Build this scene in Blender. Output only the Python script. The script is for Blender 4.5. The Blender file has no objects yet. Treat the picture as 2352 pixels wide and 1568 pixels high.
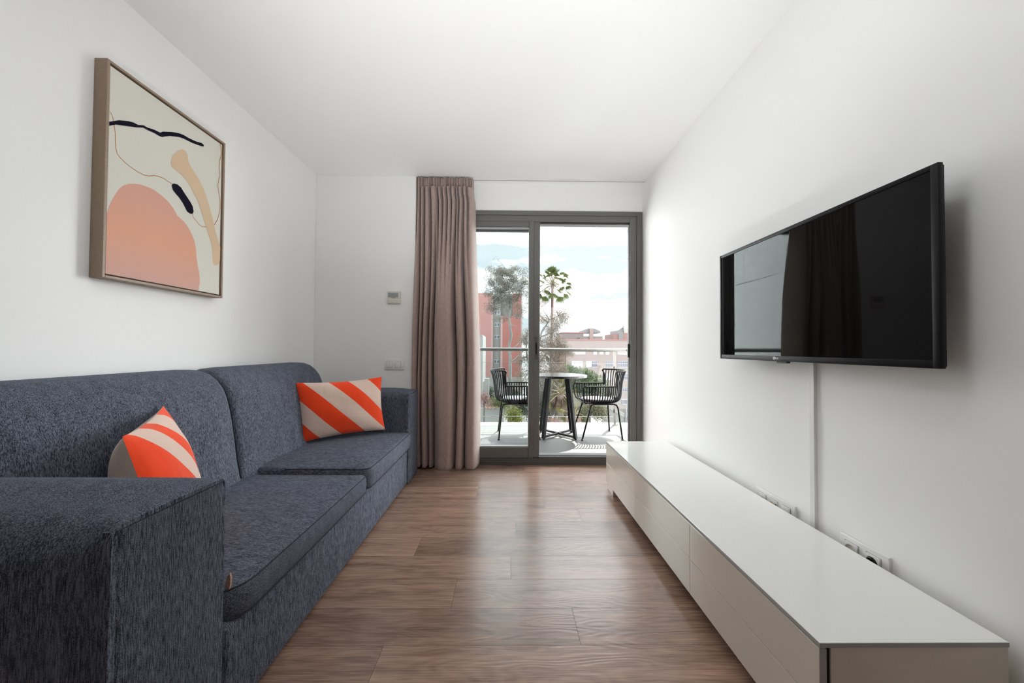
import bpy, bmesh, math, random
from mathutils import Vector, Matrix, noise
from mathutils.geometry import tessellate_polygon

S = bpy.context.scene
COL = S.collection
R = math.radians

# ------------------------------------------------------------------ camera
F = 870.0                      # focal length in pixels of the 2352 px wide frame
CX, CY = 1176.0, 784.0
CAM = Vector((0, 0, 0.975))
yaw, pit, rol = R(0.655), R(1.045), R(0.326)
fw = Vector((math.sin(yaw)*math.cos(pit), math.cos(yaw)*math.cos(pit), math.sin(pit)))
r0 = Vector((math.cos(yaw), -math.sin(yaw), 0))
u0 = r0.cross(fw)
rt = r0*math.cos(rol)+u0*math.sin(rol)
up = -r0*math.sin(rol)+u0*math.cos(rol)
cd = bpy.data.cameras.new('camera')
cam = bpy.data.objects.new('camera', cd)
COL.objects.link(cam)
M = Matrix((rt, up, -fw)).transposed().to_4x4()
M.translation = CAM
cam.matrix_world = M
cd.sensor_width = 36
cd.lens = F/2352*36
cd.clip_start = 0.05
cd.clip_end = 500
S.camera = cam

# ------------------------------------------------------------------ view, sampling
S.view_settings.view_transform = 'Standard'
S.view_settings.look = 'None'
S.view_settings.gamma = 1
S.view_settings.use_curve_mapping = False
S.view_settings.exposure = 0.9
S.cycles.max_bounces = 14
S.cycles.diffuse_bounces = 9
S.cycles.glossy_bounces = 5
S.cycles.transparent_max_bounces = 16
S.cycles.caustics_reflective = False
S.cycles.caustics_refractive = False
S.cycles.sample_clamp_indirect = 8
S.cycles.use_denoising = True

# ------------------------------------------------------------------ sky
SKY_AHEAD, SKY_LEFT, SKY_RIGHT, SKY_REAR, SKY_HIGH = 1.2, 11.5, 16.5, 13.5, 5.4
w = bpy.data.worlds.new('world')
S.world = w
w.use_nodes = True
nt = w.node_tree
N, L = nt.nodes, nt.links
N.clear()
out = N.new('ShaderNodeOutputWorld')
bg = N.new('ShaderNodeBackground')
tc = N.new('ShaderNodeTexCoord')
sep = N.new('ShaderNodeSeparateXYZ')
L.new(tc.outputs['Generated'], sep.inputs[0])
mp = N.new('ShaderNodeMapping')
mp.inputs['Scale'].default_value = (3, 3, 11)
mp.inputs['Rotation'].default_value = (0, R(12), 0)
L.new(tc.outputs['Generated'], mp.inputs[0])
ns = N.new('ShaderNodeTexNoise')
ns.inputs['Scale'].default_value = 1.3
ns.inputs['Detail'].default_value = 7
ns.inputs['Roughness'].default_value = 0.55
L.new(mp.outputs[0], ns.inputs['Vector'])
cr = N.new('ShaderNodeValToRGB')
cr.color_ramp.elements[0].position = 0.42
cr.color_ramp.elements[0].color = (0.40, 0.455, 0.475, 1)
cr.color_ramp.elements[1].position = 0.56
cr.color_ramp.elements[1].color = (1, 1, 1, 1)
L.new(ns.outputs['Fac'], cr.inputs[0])


def wmath(op, a, b=None, clamp=False):
    m = N.new('ShaderNodeMath'); m.operation = op; m.use_clamp = clamp
    for i, v in enumerate((a, b)):
        if v is None: continue
        if isinstance(v, (int, float)): m.inputs[i].default_value = v
        else: L.new(v, m.inputs[i])
    return m.outputs[0]


def wramp(v, a0, a1, b0, b1):
    m = N.new('ShaderNodeMapRange'); m.interpolation_type = 'SMOOTHSTEP'
    for k, x in zip(('From Min', 'From Max', 'To Min', 'To Max'), (a0, a1, b0, b1)): m.inputs[k].default_value = x
    L.new(v, m.inputs[0])
    return m.outputs[0]


# sky kept dim ahead, made brighter at unseen sides to light the room
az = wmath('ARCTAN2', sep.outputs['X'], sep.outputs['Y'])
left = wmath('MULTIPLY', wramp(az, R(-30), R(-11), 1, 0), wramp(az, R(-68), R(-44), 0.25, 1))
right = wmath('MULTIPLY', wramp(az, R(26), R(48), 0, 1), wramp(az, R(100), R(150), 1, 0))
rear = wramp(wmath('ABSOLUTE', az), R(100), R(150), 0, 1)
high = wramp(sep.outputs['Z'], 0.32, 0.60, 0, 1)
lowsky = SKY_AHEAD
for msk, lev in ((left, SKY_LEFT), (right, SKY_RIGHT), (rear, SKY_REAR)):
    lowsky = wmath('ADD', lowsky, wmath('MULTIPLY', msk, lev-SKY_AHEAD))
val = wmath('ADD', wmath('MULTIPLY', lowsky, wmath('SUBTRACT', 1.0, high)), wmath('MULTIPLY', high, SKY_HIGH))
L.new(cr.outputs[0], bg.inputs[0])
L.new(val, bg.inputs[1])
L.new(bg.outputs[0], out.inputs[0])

# ------------------------------------------------------------------ sun (high, in front and to the right)
sl = bpy.data.lights.new('sun', 'SUN')
sl.energy = 12.4
sl.angle = 0.009
sl.color = (1.0, 0.96, 0.9)
so = bpy.data.objects.new('sun', sl)
COL.objects.link(so)
so.rotation_euler = Vector((-0.22, -0.42, -0.72)).to_track_quat('-Z', 'Y').to_euler()
so.location = (4, 8, 14)

SPOT_FILL, GLOBE_FILL = 84.0, 12.0      # added fill lights: floor uplighter and globe pendants, built further down

# portal: guides daylight sampling through the balcony door (gives no light of its own)
pl = bpy.data.lights.new('door_portal', 'AREA')
pl.shape = 'RECTANGLE'
pl.size, pl.size_y = 1.86, 2.16
pl.cycles.is_portal = True
po = bpy.data.objects.new('door_portal', pl)
COL.objects.link(po)
po.location = (0.22, 3.47, 1.07)
po.rotation_euler = (R(-90), 0, 0)


# ================================================================== helpers
def at(px, py, x=None, y=None, z=None):
    d = fw+rt*((px-CX)/F)-up*((py-CY)/F)
    if x is not None: t = (x-CAM.x)/d.x
    elif y is not None: t = (y-CAM.y)/d.y
    else: t = (z-CAM.z)/d.z
    return CAM+d*t


class B:
    """collects verts and faces for ONE mesh"""
    def __init__(s):
        s.v = []; s.f = []; s.m = []; s.uv = None; s.cur = 0

    def add(s, vs, fs):
        o = len(s.v)
        s.v += [tuple(v) for v in vs]
        s.f += [tuple(i+o for i in f) for f in fs]
        s.m += [s.cur]*len(fs)
        return s

    def box(s, x0, x1, y0, y1, z0, z1, bev=0.0, seg=2):
        if bev <= 0:
            vs = [(x, y, z) for x in (x0, x1) for y in (y0, y1) for z in (z0, z1)]
            fs = [(0, 1, 3, 2), (4, 6, 7, 5), (0, 4, 5, 1), (2, 3, 7, 6), (0, 2, 6, 4), (1, 5, 7, 3)]
            return s.add(vs, fs)
        bm = bmesh.new()
        bmesh.ops.create_cube(bm, size=1)
        for v in bm.verts:
            v.co = Vector(((x0+x1)/2+v.co.x*(x1-x0), (y0+y1)/2+v.co.y*(y1-y0), (z0+z1)/2+v.co.z*(z1-z0)))
        bmesh.ops.bevel(bm, geom=bm.edges[:], offset=bev, segments=seg, profile=0.5, affect='EDGES')
        return s.bm(bm)

    def bm(s, bm):
        bm.verts.index_update()
        s.add([v.co.copy() for v in bm.verts], [[v.index for v in f.verts] for f in bm.faces])
        bm.free()
        return s

    def bar(s, p, q, a, b=None, roll=None):
        """straight rectangular bar from p to q, section a x b"""
        p, q = Vector(p), Vector(q)
        b = b or a
        d = (q-p).normalized()
        x = Vector((0, 0, 1)).cross(d) if roll is None else Vector(roll)
        if x.length < 1e-4: x = Vector((1, 0, 0))
        x = (x-d*x.dot(d)).normalized()
        y = d.cross(x)
        vs = []
        for c in (p, q):
            for i, j in ((-1, -1), (1, -1), (1, 1), (-1, 1)):
                vs.append(c+x*(a/2*i)+y*(b/2*j))
        return s.add(vs, [(3, 2, 1, 0), (4, 5, 6, 7), (0, 1, 5, 4), (1, 2, 6, 5), (2, 3, 7, 6), (3, 0, 4, 7)])

    def tube(s, pts, rad, n=8, closed=False, caps=True):
        pts = [Vector(p) for p in pts]
        k = len(pts)
        rads = rad if isinstance(rad, (list, tuple)) else [rad]*k
        tans = []
        for i in range(k):
            a = pts[(i-1) % k] if closed or i > 0 else pts[0]
            b = pts[(i+1) % k] if closed or i < k-1 else pts[-1]
            t = b-a
            tans.append(t.normalized() if t.length > 1e-9 else Vector((0, 0, 1)))
        ref = tans[0].orthogonal().normalized()
        vs = []
        for i in range(k):
            ref = ref-tans[i]*ref.dot(tans[i])
            ref = ref.normalized() if ref.length > 1e-6 else tans[i].orthogonal().normalized()
            bi = tans[i].cross(ref)
            for j in range(n):
                a = 2*math.pi*j/n
                vs.append(pts[i]+ref*(math.cos(a)*rads[i])+bi*(math.sin(a)*rads[i]))
        fs = []
        for i in range(k if closed else k-1):
            i2 = (i+1) % k
            for j in range(n):
                j2 = (j+1) % n
                fs.append((i*n+j, i*n+j2, i2*n+j2, i2*n+j))
        if caps and not closed:
            fs.append(tuple(range(n-1, -1, -1)))
            fs.append(tuple((k-1)*n+j for j in range(n)))
        return s.add(vs, fs)

    def lathe(s, prof, c=(0, 0, 0), n=32, axis='z'):
        vs = []; fs = []
        k = len(prof)
        for j in range(n):
            a = 2*math.pi*j/n
            for r_, h in prof:
                p = (r_*math.cos(a), r_*math.sin(a), h)
                if axis == 'x': p = (p[2], p[0], p[1])
                if axis == 'y': p = (p[0], p[2], p[1])
                vs.append((p[0]+c[0], p[1]+c[1], p[2]+c[2]))
        for j in range(n):
            j2 = (j+1) % n
            for i in range(k-1):
                fs.append((j*k+i, j2*k+i, j2*k+i+1, j*k+i+1))
        return s.add(vs, fs)

    def grid(s, rows, wrap=False):
        k = len(rows[0])
        vs = [p for r_ in rows for p in r_]
        fs = []
        for i in range(len(rows)-1):
            for j in range(k if wrap else k-1):
                j2 = (j+1) % k
                fs.append((i*k+j, i*k+j2, (i+1)*k+j2, (i+1)*k+j))
        return s.add(vs, fs)

    def prism(s, poly, d):
        """extrude a 3-D polygon by vector d"""
        d = Vector(d)
        n = len(poly)
        vs = [Vector(p) for p in poly]+[Vector(p)+d for p in poly]
        fs = [tuple(range(n-1, -1, -1)), tuple(range(n, 2*n))]
        fs += [(i, (i+1) % n, n+(i+1) % n, n+i) for i in range(n)]
        return s.add(vs, fs)

    def build(s, name, mats, parent=None, ang=35, fixn=True):
        me = bpy.data.meshes.new(name)
        me.from_pydata(s.v, [], s.f)
        if not isinstance(mats, (list, tuple)): mats = [mats]
        for m in mats: me.materials.append(m)
        if len(mats) > 1:
            me.polygons.foreach_set('material_index', s.m)
        if fixn:
            bm = bmesh.new(); bm.from_mesh(me)
            bmesh.ops.recalc_face_normals(bm, faces=bm.faces[:])
            bm.to_mesh(me); bm.free()
        if s.uv:
            uvl = me.uv_layers.new(name='UVMap')
            for lp in me.loops:
                uvl.data[lp.index].uv = s.uv[lp.vertex_index]
        me.polygons.foreach_set('use_smooth', [True]*len(me.polygons))
        me.set_sharp_from_angle(angle=R(ang))
        me.update()
        o = bpy.data.objects.new(name, me)
        COL.objects.link(o)
        if parent: o.parent = parent
        return o


def tag(o, label, cat, group=None):
    o['label'] = label; o['category'] = cat
    if group: o['group'] = group
    return o


def struct(o):
    o['kind'] = 'structure'
    return o


def thing(name, label, cat, loc=(0, 0, 0), rz=0, group=None):
    o = bpy.data.objects.new(name, None)
    o.empty_display_size = 0.1
    COL.objects.link(o)
    o.location = loc
    o.rotation_euler = (0, 0, rz)
    return tag(o, label, cat, group)


def copy_tree(o, parent=None):
    c = o.copy(); COL.objects.link(c)
    if parent: c.parent = parent
    for ch in list(o.children): copy_tree(ch, c)
    return c


def arc(c, rx, ry, a0, a1, n):
    return [(c[0]+rx*math.cos(R(a0+(a1-a0)*i/n)), c[1]+ry*math.sin(R(a0+(a1-a0)*i/n))) for i in range(n+1)]


def sm(a, b, t):
    t = max(0, min(1, (t-a)/(b-a)))
    return t*t*(3-2*t)


# ================================================================== materials
def new_mat(name):
    m = bpy.data.materials.new(name)
    m.use_nodes = True
    return m, m.node_tree.nodes, m.node_tree.links, m.node_tree.nodes['Principled BSDF']


def mat(name, col, rough=0.5, metal=0.0, spec=0.5, var=0.0, scale=20, stretch=(1, 1, 1), bump=0.0, bscale=None, sheen=0, coat=0, ior=None):
    m, n, l, p = new_mat(name)
    p.inputs['Base Color'].default_value = (*col, 1)
    p.inputs['Roughness'].default_value = rough
    p.inputs['Metallic'].default_value = metal
    p.inputs['Specular IOR Level'].default_value = spec
    if ior: p.inputs['IOR'].default_value = ior
    if sheen:
        p.inputs['Sheen Weight'].default_value = sheen
        p.inputs['Sheen Roughness'].default_value = 0.5
    if coat:
        p.inputs['Coat Weight'].default_value = coat
        p.inputs['Coat Roughness'].default_value = 0.03
    if var or bump:
        t = n.new('ShaderNodeTexCoord')
        mp = n.new('ShaderNodeMapping')
        mp.inputs['Scale'].default_value = stretch
        l.new(t.outputs['Object'], mp.inputs[0])
        ns = n.new('ShaderNodeTexNoise')
        ns.inputs['Scale'].default_value = scale
        ns.inputs['Detail'].default_value = 5
        l.new(mp.outputs[0], ns.inputs['Vector'])
        if var:
            cr = n.new('ShaderNodeValToRGB')
            cr.color_ramp.elements[0].position = 0.3
            cr.color_ramp.elements[1].position = 0.7
            cr.color_ramp.elements[0].color = (*[c*(1-var) for c in col], 1)
            cr.color_ramp.elements[1].color = (*[min(1, c*(1+var)) for c in col], 1)
            l.new(ns.outputs['Fac'], cr.inputs[0])
            l.new(cr.outputs[0], p.inputs['Base Color'])
        if bump:
            src = ns
            if bscale:
                src = n.new('ShaderNodeTexNoise')
                src.inputs['Scale'].default_value = bscale
                src.inputs['Detail'].default_value = 3
                l.new(mp.outputs[0], src.inputs['Vector'])
            b = n.new('ShaderNodeBump')
            b.inputs['Strength'].default_value = bump
            b.inputs['Distance'].default_value = 0.002
            l.new(src.outputs['Fac'], b.inputs['Height'])
            l.new(b.outputs[0], p.inputs['Normal'])
    return m


def glass_mat(name, tint=(0.94, 0.97, 0.97), boost=1.0):
    m, n, l, p = new_mat(name)
    n.remove(p)
    o = n['Material Output']
    tr = n.new('ShaderNodeBsdfTransparent'); tr.inputs[0].default_value = (*tint, 1)
    gl = n.new('ShaderNodeBsdfGlossy'); gl.inputs['Roughness'].default_value = 0.0
    gl.inputs['Color'].default_value = (boost, boost, boost, 1)
    fr = n.new('ShaderNodeFresnel'); fr.inputs['IOR'].default_value = 1.5
    mx = n.new('ShaderNodeMixShader')
    geo = n.new('ShaderNodeNewGeometry')            # thin sheet: only the outer faces reflect
    inv_ = n.new('ShaderNodeMath'); inv_.operation = 'SUBTRACT'; inv_.inputs[0].default_value = 1.0
    ml = n.new('ShaderNodeMath'); ml.operation = 'MULTIPLY'
    l.new(geo.outputs['Backfacing'], inv_.inputs[1])
    l.new(fr.outputs[0], ml.inputs[0]); l.new(inv_.outputs[0], ml.inputs[1])
    l.new(ml.outputs[0], mx.inputs[0]); l.new(tr.outputs[0], mx.inputs[1]); l.new(gl.outputs[0], mx.inputs[2])
    l.new(mx.outputs[0], o.inputs['Surface'])
    return m


def fabric_mat(name, dark, light, axis='z', seed=0.0):
    """woven cloth: broken slubs running along one axis over a fine diagonal weave, slow mottling"""
    m, n, l, p = new_mat(name)
    t = n.new('ShaderNodeTexCoord')

    def tex(scale, detail, rough=0.6):
        mp = n.new('ShaderNodeMapping'); mp.inputs['Scale'].default_value = scale
        mp.inputs['Location'].default_value = (seed, seed, seed)
        l.new(t.outputs['Object'], mp.inputs[0])
        x = n.new('ShaderNodeTexNoise'); x.inputs['Scale'].default_value = 1; x.inputs['Detail'].default_value = detail
        x.inputs['Roughness'].default_value = rough
        l.new(mp.outputs[0], x.inputs['Vector'])
        return x.outputs['Fac']
    slub = (420, 420, 38) if axis == 'z' else (60, 480, 480)
    fine = (900, 900, 500) if axis == 'z' else (500, 900, 900)
    slow = (30, 30, 6) if axis == 'z' else (14, 40, 40)

    def mixf(f, a, b):
        x = n.new('ShaderNodeMix'); x.data_type = 'FLOAT'; x.inputs[0].default_value = f
        l.new(a, x.inputs[2]); l.new(b, x.inputs[3]); return x.outputs[0]
    s1 = tex(slub, 3, 0.7)
    v = mixf(0.12, mixf(0.40, s1, tex(fine, 1)), tex(slow, 4, 0.75))
    cr = n.new('ShaderNodeValToRGB')
    cr.color_ramp.elements[0].position = 0.43; cr.color_ramp.elements[0].color = (*dark, 1)
    cr.color_ramp.elements[1].position = 0.60; cr.color_ramp.elements[1].color = (*light, 1)
    l.new(v, cr.inputs[0]); l.new(cr.outputs[0], p.inputs['Base Color'])
    b = n.new('ShaderNodeBump'); b.inputs['Strength'].default_value = 0.4; b.inputs['Distance'].default_value = 0.0015
    l.new(s1, b.inputs['Height']); l.new(b.outputs[0], p.inputs['Normal'])
    p.inputs['Roughness'].default_value = 0.9
    p.inputs['Specular IOR Level'].default_value = 0.15
    p.inputs['Sheen Weight'].default_value = 0.05
    p.inputs['Sheen Tint'].default_value = (0.7, 0.78, 1, 1)
    return m


def wood_floor_mat():
    m, n, l, p = new_mat('oak_planks')
    t = n.new('ShaderNodeTexCoord')
    at_ = n.new('ShaderNodeAttribute'); at_.attribute_name = 'plank'
    off = n.new('ShaderNodeVectorMath'); off.operation = 'SCALE'; off.inputs['Scale'].default_value = 37.0
    l.new(at_.outputs['Color'], off.inputs[0])
    add = n.new('ShaderNodeVectorMath'); add.operation = 'ADD'
    l.new(t.outputs['Object'], add.inputs[0]); l.new(off.outputs[0], add.inputs[1])
    # annual rings: bands of a slowly warped field, long along X
    mpw = n.new('ShaderNodeMapping'); mpw.inputs['Scale'].default_value = (1.5, 6.5, 1)
    l.new(add.outputs[0], mpw.inputs[0])
    nw = n.new('ShaderNodeTexNoise'); nw.inputs['Scale'].default_value = 1.0; nw.inputs['Detail'].default_value = 2.0
    l.new(mpw.outputs[0], nw.inputs['Vector'])
    mul = n.new('ShaderNodeMath'); mul.operation = 'MULTIPLY'; mul.inputs[1].default_value = 120
    l.new(nw.outputs['Fac'], mul.inputs[0])
    sn = n.new('ShaderNodeMath'); sn.operation = 'SINE'
    l.new(mul.outputs[0], sn.inputs[0])
    # fine pores
    mpf = n.new('ShaderNodeMapping'); mpf.inputs['Scale'].default_value = (9, 220, 1)
    l.new(add.outputs[0], mpf.inputs[0])
    nf = n.new('ShaderNodeTexNoise'); nf.inputs['Scale'].default_value = 1.0; nf.inputs['Detail'].default_value = 4
    l.new(mpf.outputs[0], nf.inputs['Vector'])
    # broad streaks
    mpb = n.new('ShaderNodeMapping'); mpb.inputs['Scale'].default_value = (2.2, 22, 1)
    l.new(add.outputs[0], mpb.inputs[0])
    nb = n.new('ShaderNodeTexNoise'); nb.inputs['Scale'].default_value = 1.0; nb.inputs['Detail'].default_value = 5
    l.new(mpb.outputs[0], nb.inputs['Vector'])
    cr = n.new('ShaderNodeValToRGB')
    cr.color_ramp.elements[0].position = 0.30; cr.color_ramp.elements[0].color = (0.130, 0.075, 0.052, 1)
    cr.color_ramp.elements[1].position = 0.72; cr.color_ramp.elements[1].color = (0.45, 0.285, 0.21, 1)
    mixv = n.new('ShaderNodeMix'); mixv.data_type = 'FLOAT'; mixv.inputs[0].default_value = 0.5
    l.new(nb.outputs['Fac'], mixv.inputs[2]); l.new(nf.outputs['Fac'], mixv.inputs[3])
    rg = n.new('ShaderNodeMath'); rg.operation = 'MULTIPLY_ADD'; rg.inputs[1].default_value = 0.026
    l.new(sn.outputs[0], rg.inputs[0]); l.new(mixv.outputs[0], rg.inputs[2])
    l.new(rg.outputs[0], cr.inputs[0])
    hv = n.new('ShaderNodeHueSaturation')
    mrr = n.new('ShaderNodeMapRange'); mrr.inputs['To Min'].default_value = 0.78; mrr.inputs['To Max'].default_value = 1.2
    sp = n.new('ShaderNodeSeparateColor'); l.new(at_.outputs['Color'], sp.inputs[0])
    l.new(sp.outputs[0], mrr.inputs[0]); l.new(mrr.outputs[0], hv.inputs['Value'])
    l.new(cr.outputs[0], hv.inputs['Color']); l.new(hv.outputs[0], p.inputs['Base Color'])
    hs = n.new('ShaderNodeMath'); hs.operation = 'MULTIPLY_ADD'; hs.inputs[1].default_value = 0.4
    l.new(sn.outputs[0], hs.inputs[0]); l.new(nf.outputs['Fac'], hs.inputs[2])
    b = n.new('ShaderNodeBump'); b.inputs['Strength'].default_value = 0.17; b.inputs['Distance'].default_value = 0.001
    l.new(hs.outputs[0], b.inputs['Height']); l.new(b.outputs[0], p.inputs['Normal'])
    p.inputs['Roughness'].default_value = 0.27
    p.inputs['Specular IOR Level'].default_value = 0.85
    return m


def stripe_mat(name, bands=((0, 'o'), (0.214, 's'), (0.462, 'o'), (0.74, 's'), (1.02, 'o'), (1.24, 's'), (1.48, 'o'))):
    """orange and sand diagonal stripes of the cushion cover, by its UV (u along the width, v up)"""
    m, n, l, p = new_mat(name)
    uv = n.new('ShaderNodeUVMap'); uv.uv_map = 'UVMap'
    sp = n.new('ShaderNodeSeparateXYZ'); l.new(uv.outputs[0], sp.inputs[0])
    ma = n.new('ShaderNodeMath'); ma.operation = 'MULTIPLY_ADD'; ma.inputs[1].default_value = 0.67
    l.new(sp.outputs[1], ma.inputs[0]); l.new(sp.outputs[0], ma.inputs[2])
    dv = n.new('ShaderNodeMath'); dv.operation = 'DIVIDE'; dv.inputs[1].default_value = 1.7
    l.new(ma.outputs[0], dv.inputs[0])
    cr = n.new('ShaderNodeValToRGB'); cr.color_ramp.interpolation = 'CONSTANT'
    org, snd = (0.98, 0.070, 0.014, 1), (0.80, 0.61, 0.51, 1)
    el = cr.color_ramp.elements
    pick = {'o': org, 's': snd}
    el[0].position = 0; el[0].color = pick[bands[0][1]]
    el[1].position = bands[1][0]/1.7; el[1].color = pick[bands[1][1]]
    for s_, c in bands[2:]:
        k_ = el.new(s_/1.7); k_.color = pick[c]
    l.new(dv.outputs[0], cr.inputs[0])
    l.new(cr.outputs[0], p.inputs['Base Color'])
    t = n.new('ShaderNodeTexCoord')
    ns = n.new('ShaderNodeTexNoise'); ns.inputs['Scale'].default_value = 22; ns.inputs['Detail'].default_value = 4
    l.new(t.outputs['Object'], ns.inputs['Vector'])
    b = n.new('ShaderNodeBump'); b.inputs['Strength'].default_value = 0.3; b.inputs['Distance'].default_value = 0.01
    l.new(ns.outputs['Fac'], b.inputs['Height']); l.new(b.outputs[0], p.inputs['Normal'])
    p.inputs['Roughness'].default_value = 0.8
    p.inputs['Specular IOR Level'].default_value = 0.15
    p.inputs['Sheen Weight'].default_value = 0.4
    p.inputs['Sheen Tint'].default_value = (1, 0.75, 0.65, 1)
    return m


def curtain_mat():
    m, n, l, p = new_mat('mauve_curtain')
    t = n.new('ShaderNodeTexCoord')
    a = n.new('ShaderNodeMapping'); a.inputs['Scale'].default_value = (700, 700, 25)
    c = n.new('ShaderNodeMapping'); c.inputs['Scale'].default_value = (40, 40, 600)
    l.new(t.outputs['Object'], a.inputs[0]); l.new(t.outputs['Object'], c.inputs[0])
    n1 = n.new('ShaderNodeTexNoise'); n1.inputs['Scale'].default_value = 1; l.new(a.outputs[0], n1.inputs['Vector'])
    n2 = n.new('ShaderNodeTexNoise'); n2.inputs['Scale'].default_value = 1; l.new(c.outputs[0], n2.inputs['Vector'])
    mx = n.new('ShaderNodeMix'); mx.data_type = 'FLOAT'; mx.inputs[0].default_value = 0.5
    l.new(n1.outputs['Fac'], mx.inputs[2]); l.new(n2.outputs['Fac'], mx.inputs[3])
    cr = n.new('ShaderNodeValToRGB')
    cr.color_ramp.elements[0].position = 0.35; cr.color_ramp.elements[0].color = (0.33, 0.24, 0.21, 1)
    cr.color_ramp.elements[1].position = 0.65; cr.color_ramp.elements[1].color = (0.49, 0.375, 0.335, 1)
    l.new(mx.outputs[0], cr.inputs[0]); l.new(cr.outputs[0], p.inputs['Base Color'])
    p.inputs['Roughness'].default_value = 0.8
    p.inputs['Specular IOR Level'].default_value = 0.15
    p.inputs['Sheen Weight'].default_value = 0.3
    return m


def terrazzo_mat():
    m, n, l, p = new_mat('dark_terrazzo')
    t = n.new('ShaderNodeTexCoord')
    v = n.new('ShaderNodeTexVoronoi'); v.inputs['Scale'].default_value = 130
    l.new(t.outputs['Object'], v.inputs['Vector'])
    cr = n.new('ShaderNodeValToRGB'); cr.color_ramp.interpolation = 'CONSTANT'
    cr.color_ramp.elements[0].position = 0; cr.color_ramp.elements[0].color = (0.10, 0.10, 0.10, 1)
    cr.color_ramp.elements[1].position = 0.22; cr.color_ramp.elements[1].color = (0.004, 0.004, 0.0045, 1)
    l.new(v.outputs['Distance'], cr.inputs[0]); l.new(cr.outputs[0], p.inputs['Base Color'])
    p.inputs['Roughness'].default_value = 0.3
    return m


def blush_mat():
    """the painted pink shape: brush colour runs from apricot in its middle to dusty rose below"""
    m, n, l, p = new_mat('paint_blush')
    t = n.new('ShaderNodeTexCoord')
    sp = n.new('ShaderNodeSeparateXYZ'); l.new(t.outputs['Object'], sp.inputs[0])
    mr = n.new('ShaderNodeMapRange')
    mr.inputs['From Min'].default_value = 1.24; mr.inputs['From Max'].default_value = 1.62
    l.new(sp.outputs['Z'], mr.inputs[0])
    cr = n.new('ShaderNodeValToRGB')
    e = cr.color_ramp.elements
    e[0].position = 0; e[0].color = (0.60, 0.36, 0.31, 1)
    e[1].position = 1; e[1].color = (0.68, 0.36, 0.28, 1)
    k = e.new(0.5); k.color = (0.72, 0.36, 0.24, 1)
    l.new(mr.outputs[0], cr.inputs[0]); l.new(cr.outputs[0], p.inputs['Base Color'])
    p.inputs['Roughness'].default_value = 0.8
    return m


WALL = mat('wall_paint', (0.90, 0.90, 0.89), 0.7, spec=0.2, bump=0.05, scale=260)
CEIL = mat('ceiling_paint', (0.91, 0.91, 0.90), 0.8, spec=0.1)
WOOD = wood_floor_mat()
GAP = mat('gap_dark', (0.02, 0.015, 0.012), 0.9)
ALU = mat('grey_aluminium', (0.145, 0.142, 0.135), 0.42, metal=0.0, spec=0.5)
ALUD = mat('grey_aluminium_track', (0.085, 0.084, 0.08), 0.45)
RUB = mat('black_gasket', (0.012, 0.012, 0.014), 0.5)
GLASS = glass_mat('door_glass', (0.955, 0.975, 0.975))
GLASSR = glass_mat('railing_glass', (0.985, 0.992, 0.99))
STEEL = mat('satin_steel', (0.20, 0.195, 0.185), 0.28, metal=0.9)
WHITEP = mat('white_plastic', (0.80, 0.80, 0.79), 0.35)
CREAMP = mat('cream_plastic', (0.66, 0.64, 0.56), 0.4)
LCD = mat('lcd_grey', (0.33, 0.36, 0.36), 0.25)
AMBER = mat('amber_button', (0.5, 0.28, 0.06), 0.4)
BLACKP = mat('black_plastic', (0.008, 0.008, 0.009), 0.4, spec=0.25)
BRASS = mat('brass', (0.70, 0.45, 0.18), 0.3, metal=0.8)
SOFA = fabric_mat('denim_chenille', (0.014, 0.017, 0.025), (0.205, 0.230, 0.292))
SOFAX = fabric_mat('denim_chenille_seat', (0.014, 0.017, 0.025), (0.205, 0.230, 0.292), 'x', 3.1)
SEAM = mat('seam_dark', (0.022, 0.025, 0.036), 0.9)
TAN = mat('tan_leather', (0.46, 0.27, 0.19), 0.6, var=0.1)
STRIPE = stripe_mat('striped_cover')
SAND = mat('sand_cover', (0.62, 0.48, 0.40), 0.85, spec=0.15, sheen=0.3, bump=0.25, scale=24)
CURT = curtain_mat()
OAKF = mat('frame_wood', (0.30, 0.215, 0.15), 0.5, var=0.12, scale=40, stretch=(1, 1, 12))
OAKD = mat('frame_inner', (0.10, 0.055, 0.03), 0.7)
CANV = mat('canvas_cream', (0.70, 0.68, 0.60), 0.85, spec=0.1, bump=0.1, scale=500)
P_BLK = mat('paint_ink', (0.010, 0.009, 0.020), 0.9, spec=0.1)
P_TAN = mat('paint_sand', (0.66, 0.49, 0.32), 0.8)
P_BRN = mat('paint_line', (0.42, 0.20, 0.10), 0.8)
P_BLU = blush_mat()
TVB = mat('tv_black', (0.006, 0.006, 0.007), 0.45, spec=0.2)
TVS = mat('tv_screen', (0.003, 0.003, 0.003), 0.02, spec=0.2)
LOGO = mat('logo_silver', (0.75, 0.76, 0.77), 0.4)
CABT = mat('white_glass_top', (0.90, 0.90, 0.87), 0.06, spec=0.5)
CABF = mat('beige_gloss', (0.72, 0.665, 0.585), 0.08, spec=0.5)
CABE = mat('grey_edge', (0.40, 0.395, 0.385), 0.4)
CHAIRM = mat('charcoal_steel', (0.0028, 0.003, 0.0034), 0.5, spec=0.10)
CUSHW = mat('pale_seat_pad', (0.060, 0.060, 0.068), 0.8)
TERR = terrazzo_mat()
TABT = mat('table_top_gloss', (0.02, 0.021, 0.022), 0.12, spec=0.6)
TILE = mat('balcony_tile', (0.060, 0.0585, 0.056), 0.5, var=0.05, scale=3, stretch=(1, 14, 1))
GROUT = mat('tile_joint', (0.025, 0.0245, 0.024), 0.9)
PANEL = mat('cement_panel', (0.86, 0.87, 0.87), 0.7, var=0.03, scale=2)
SLABW = mat('white_render', (0.62, 0.60, 0.57), 0.8)

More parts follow.
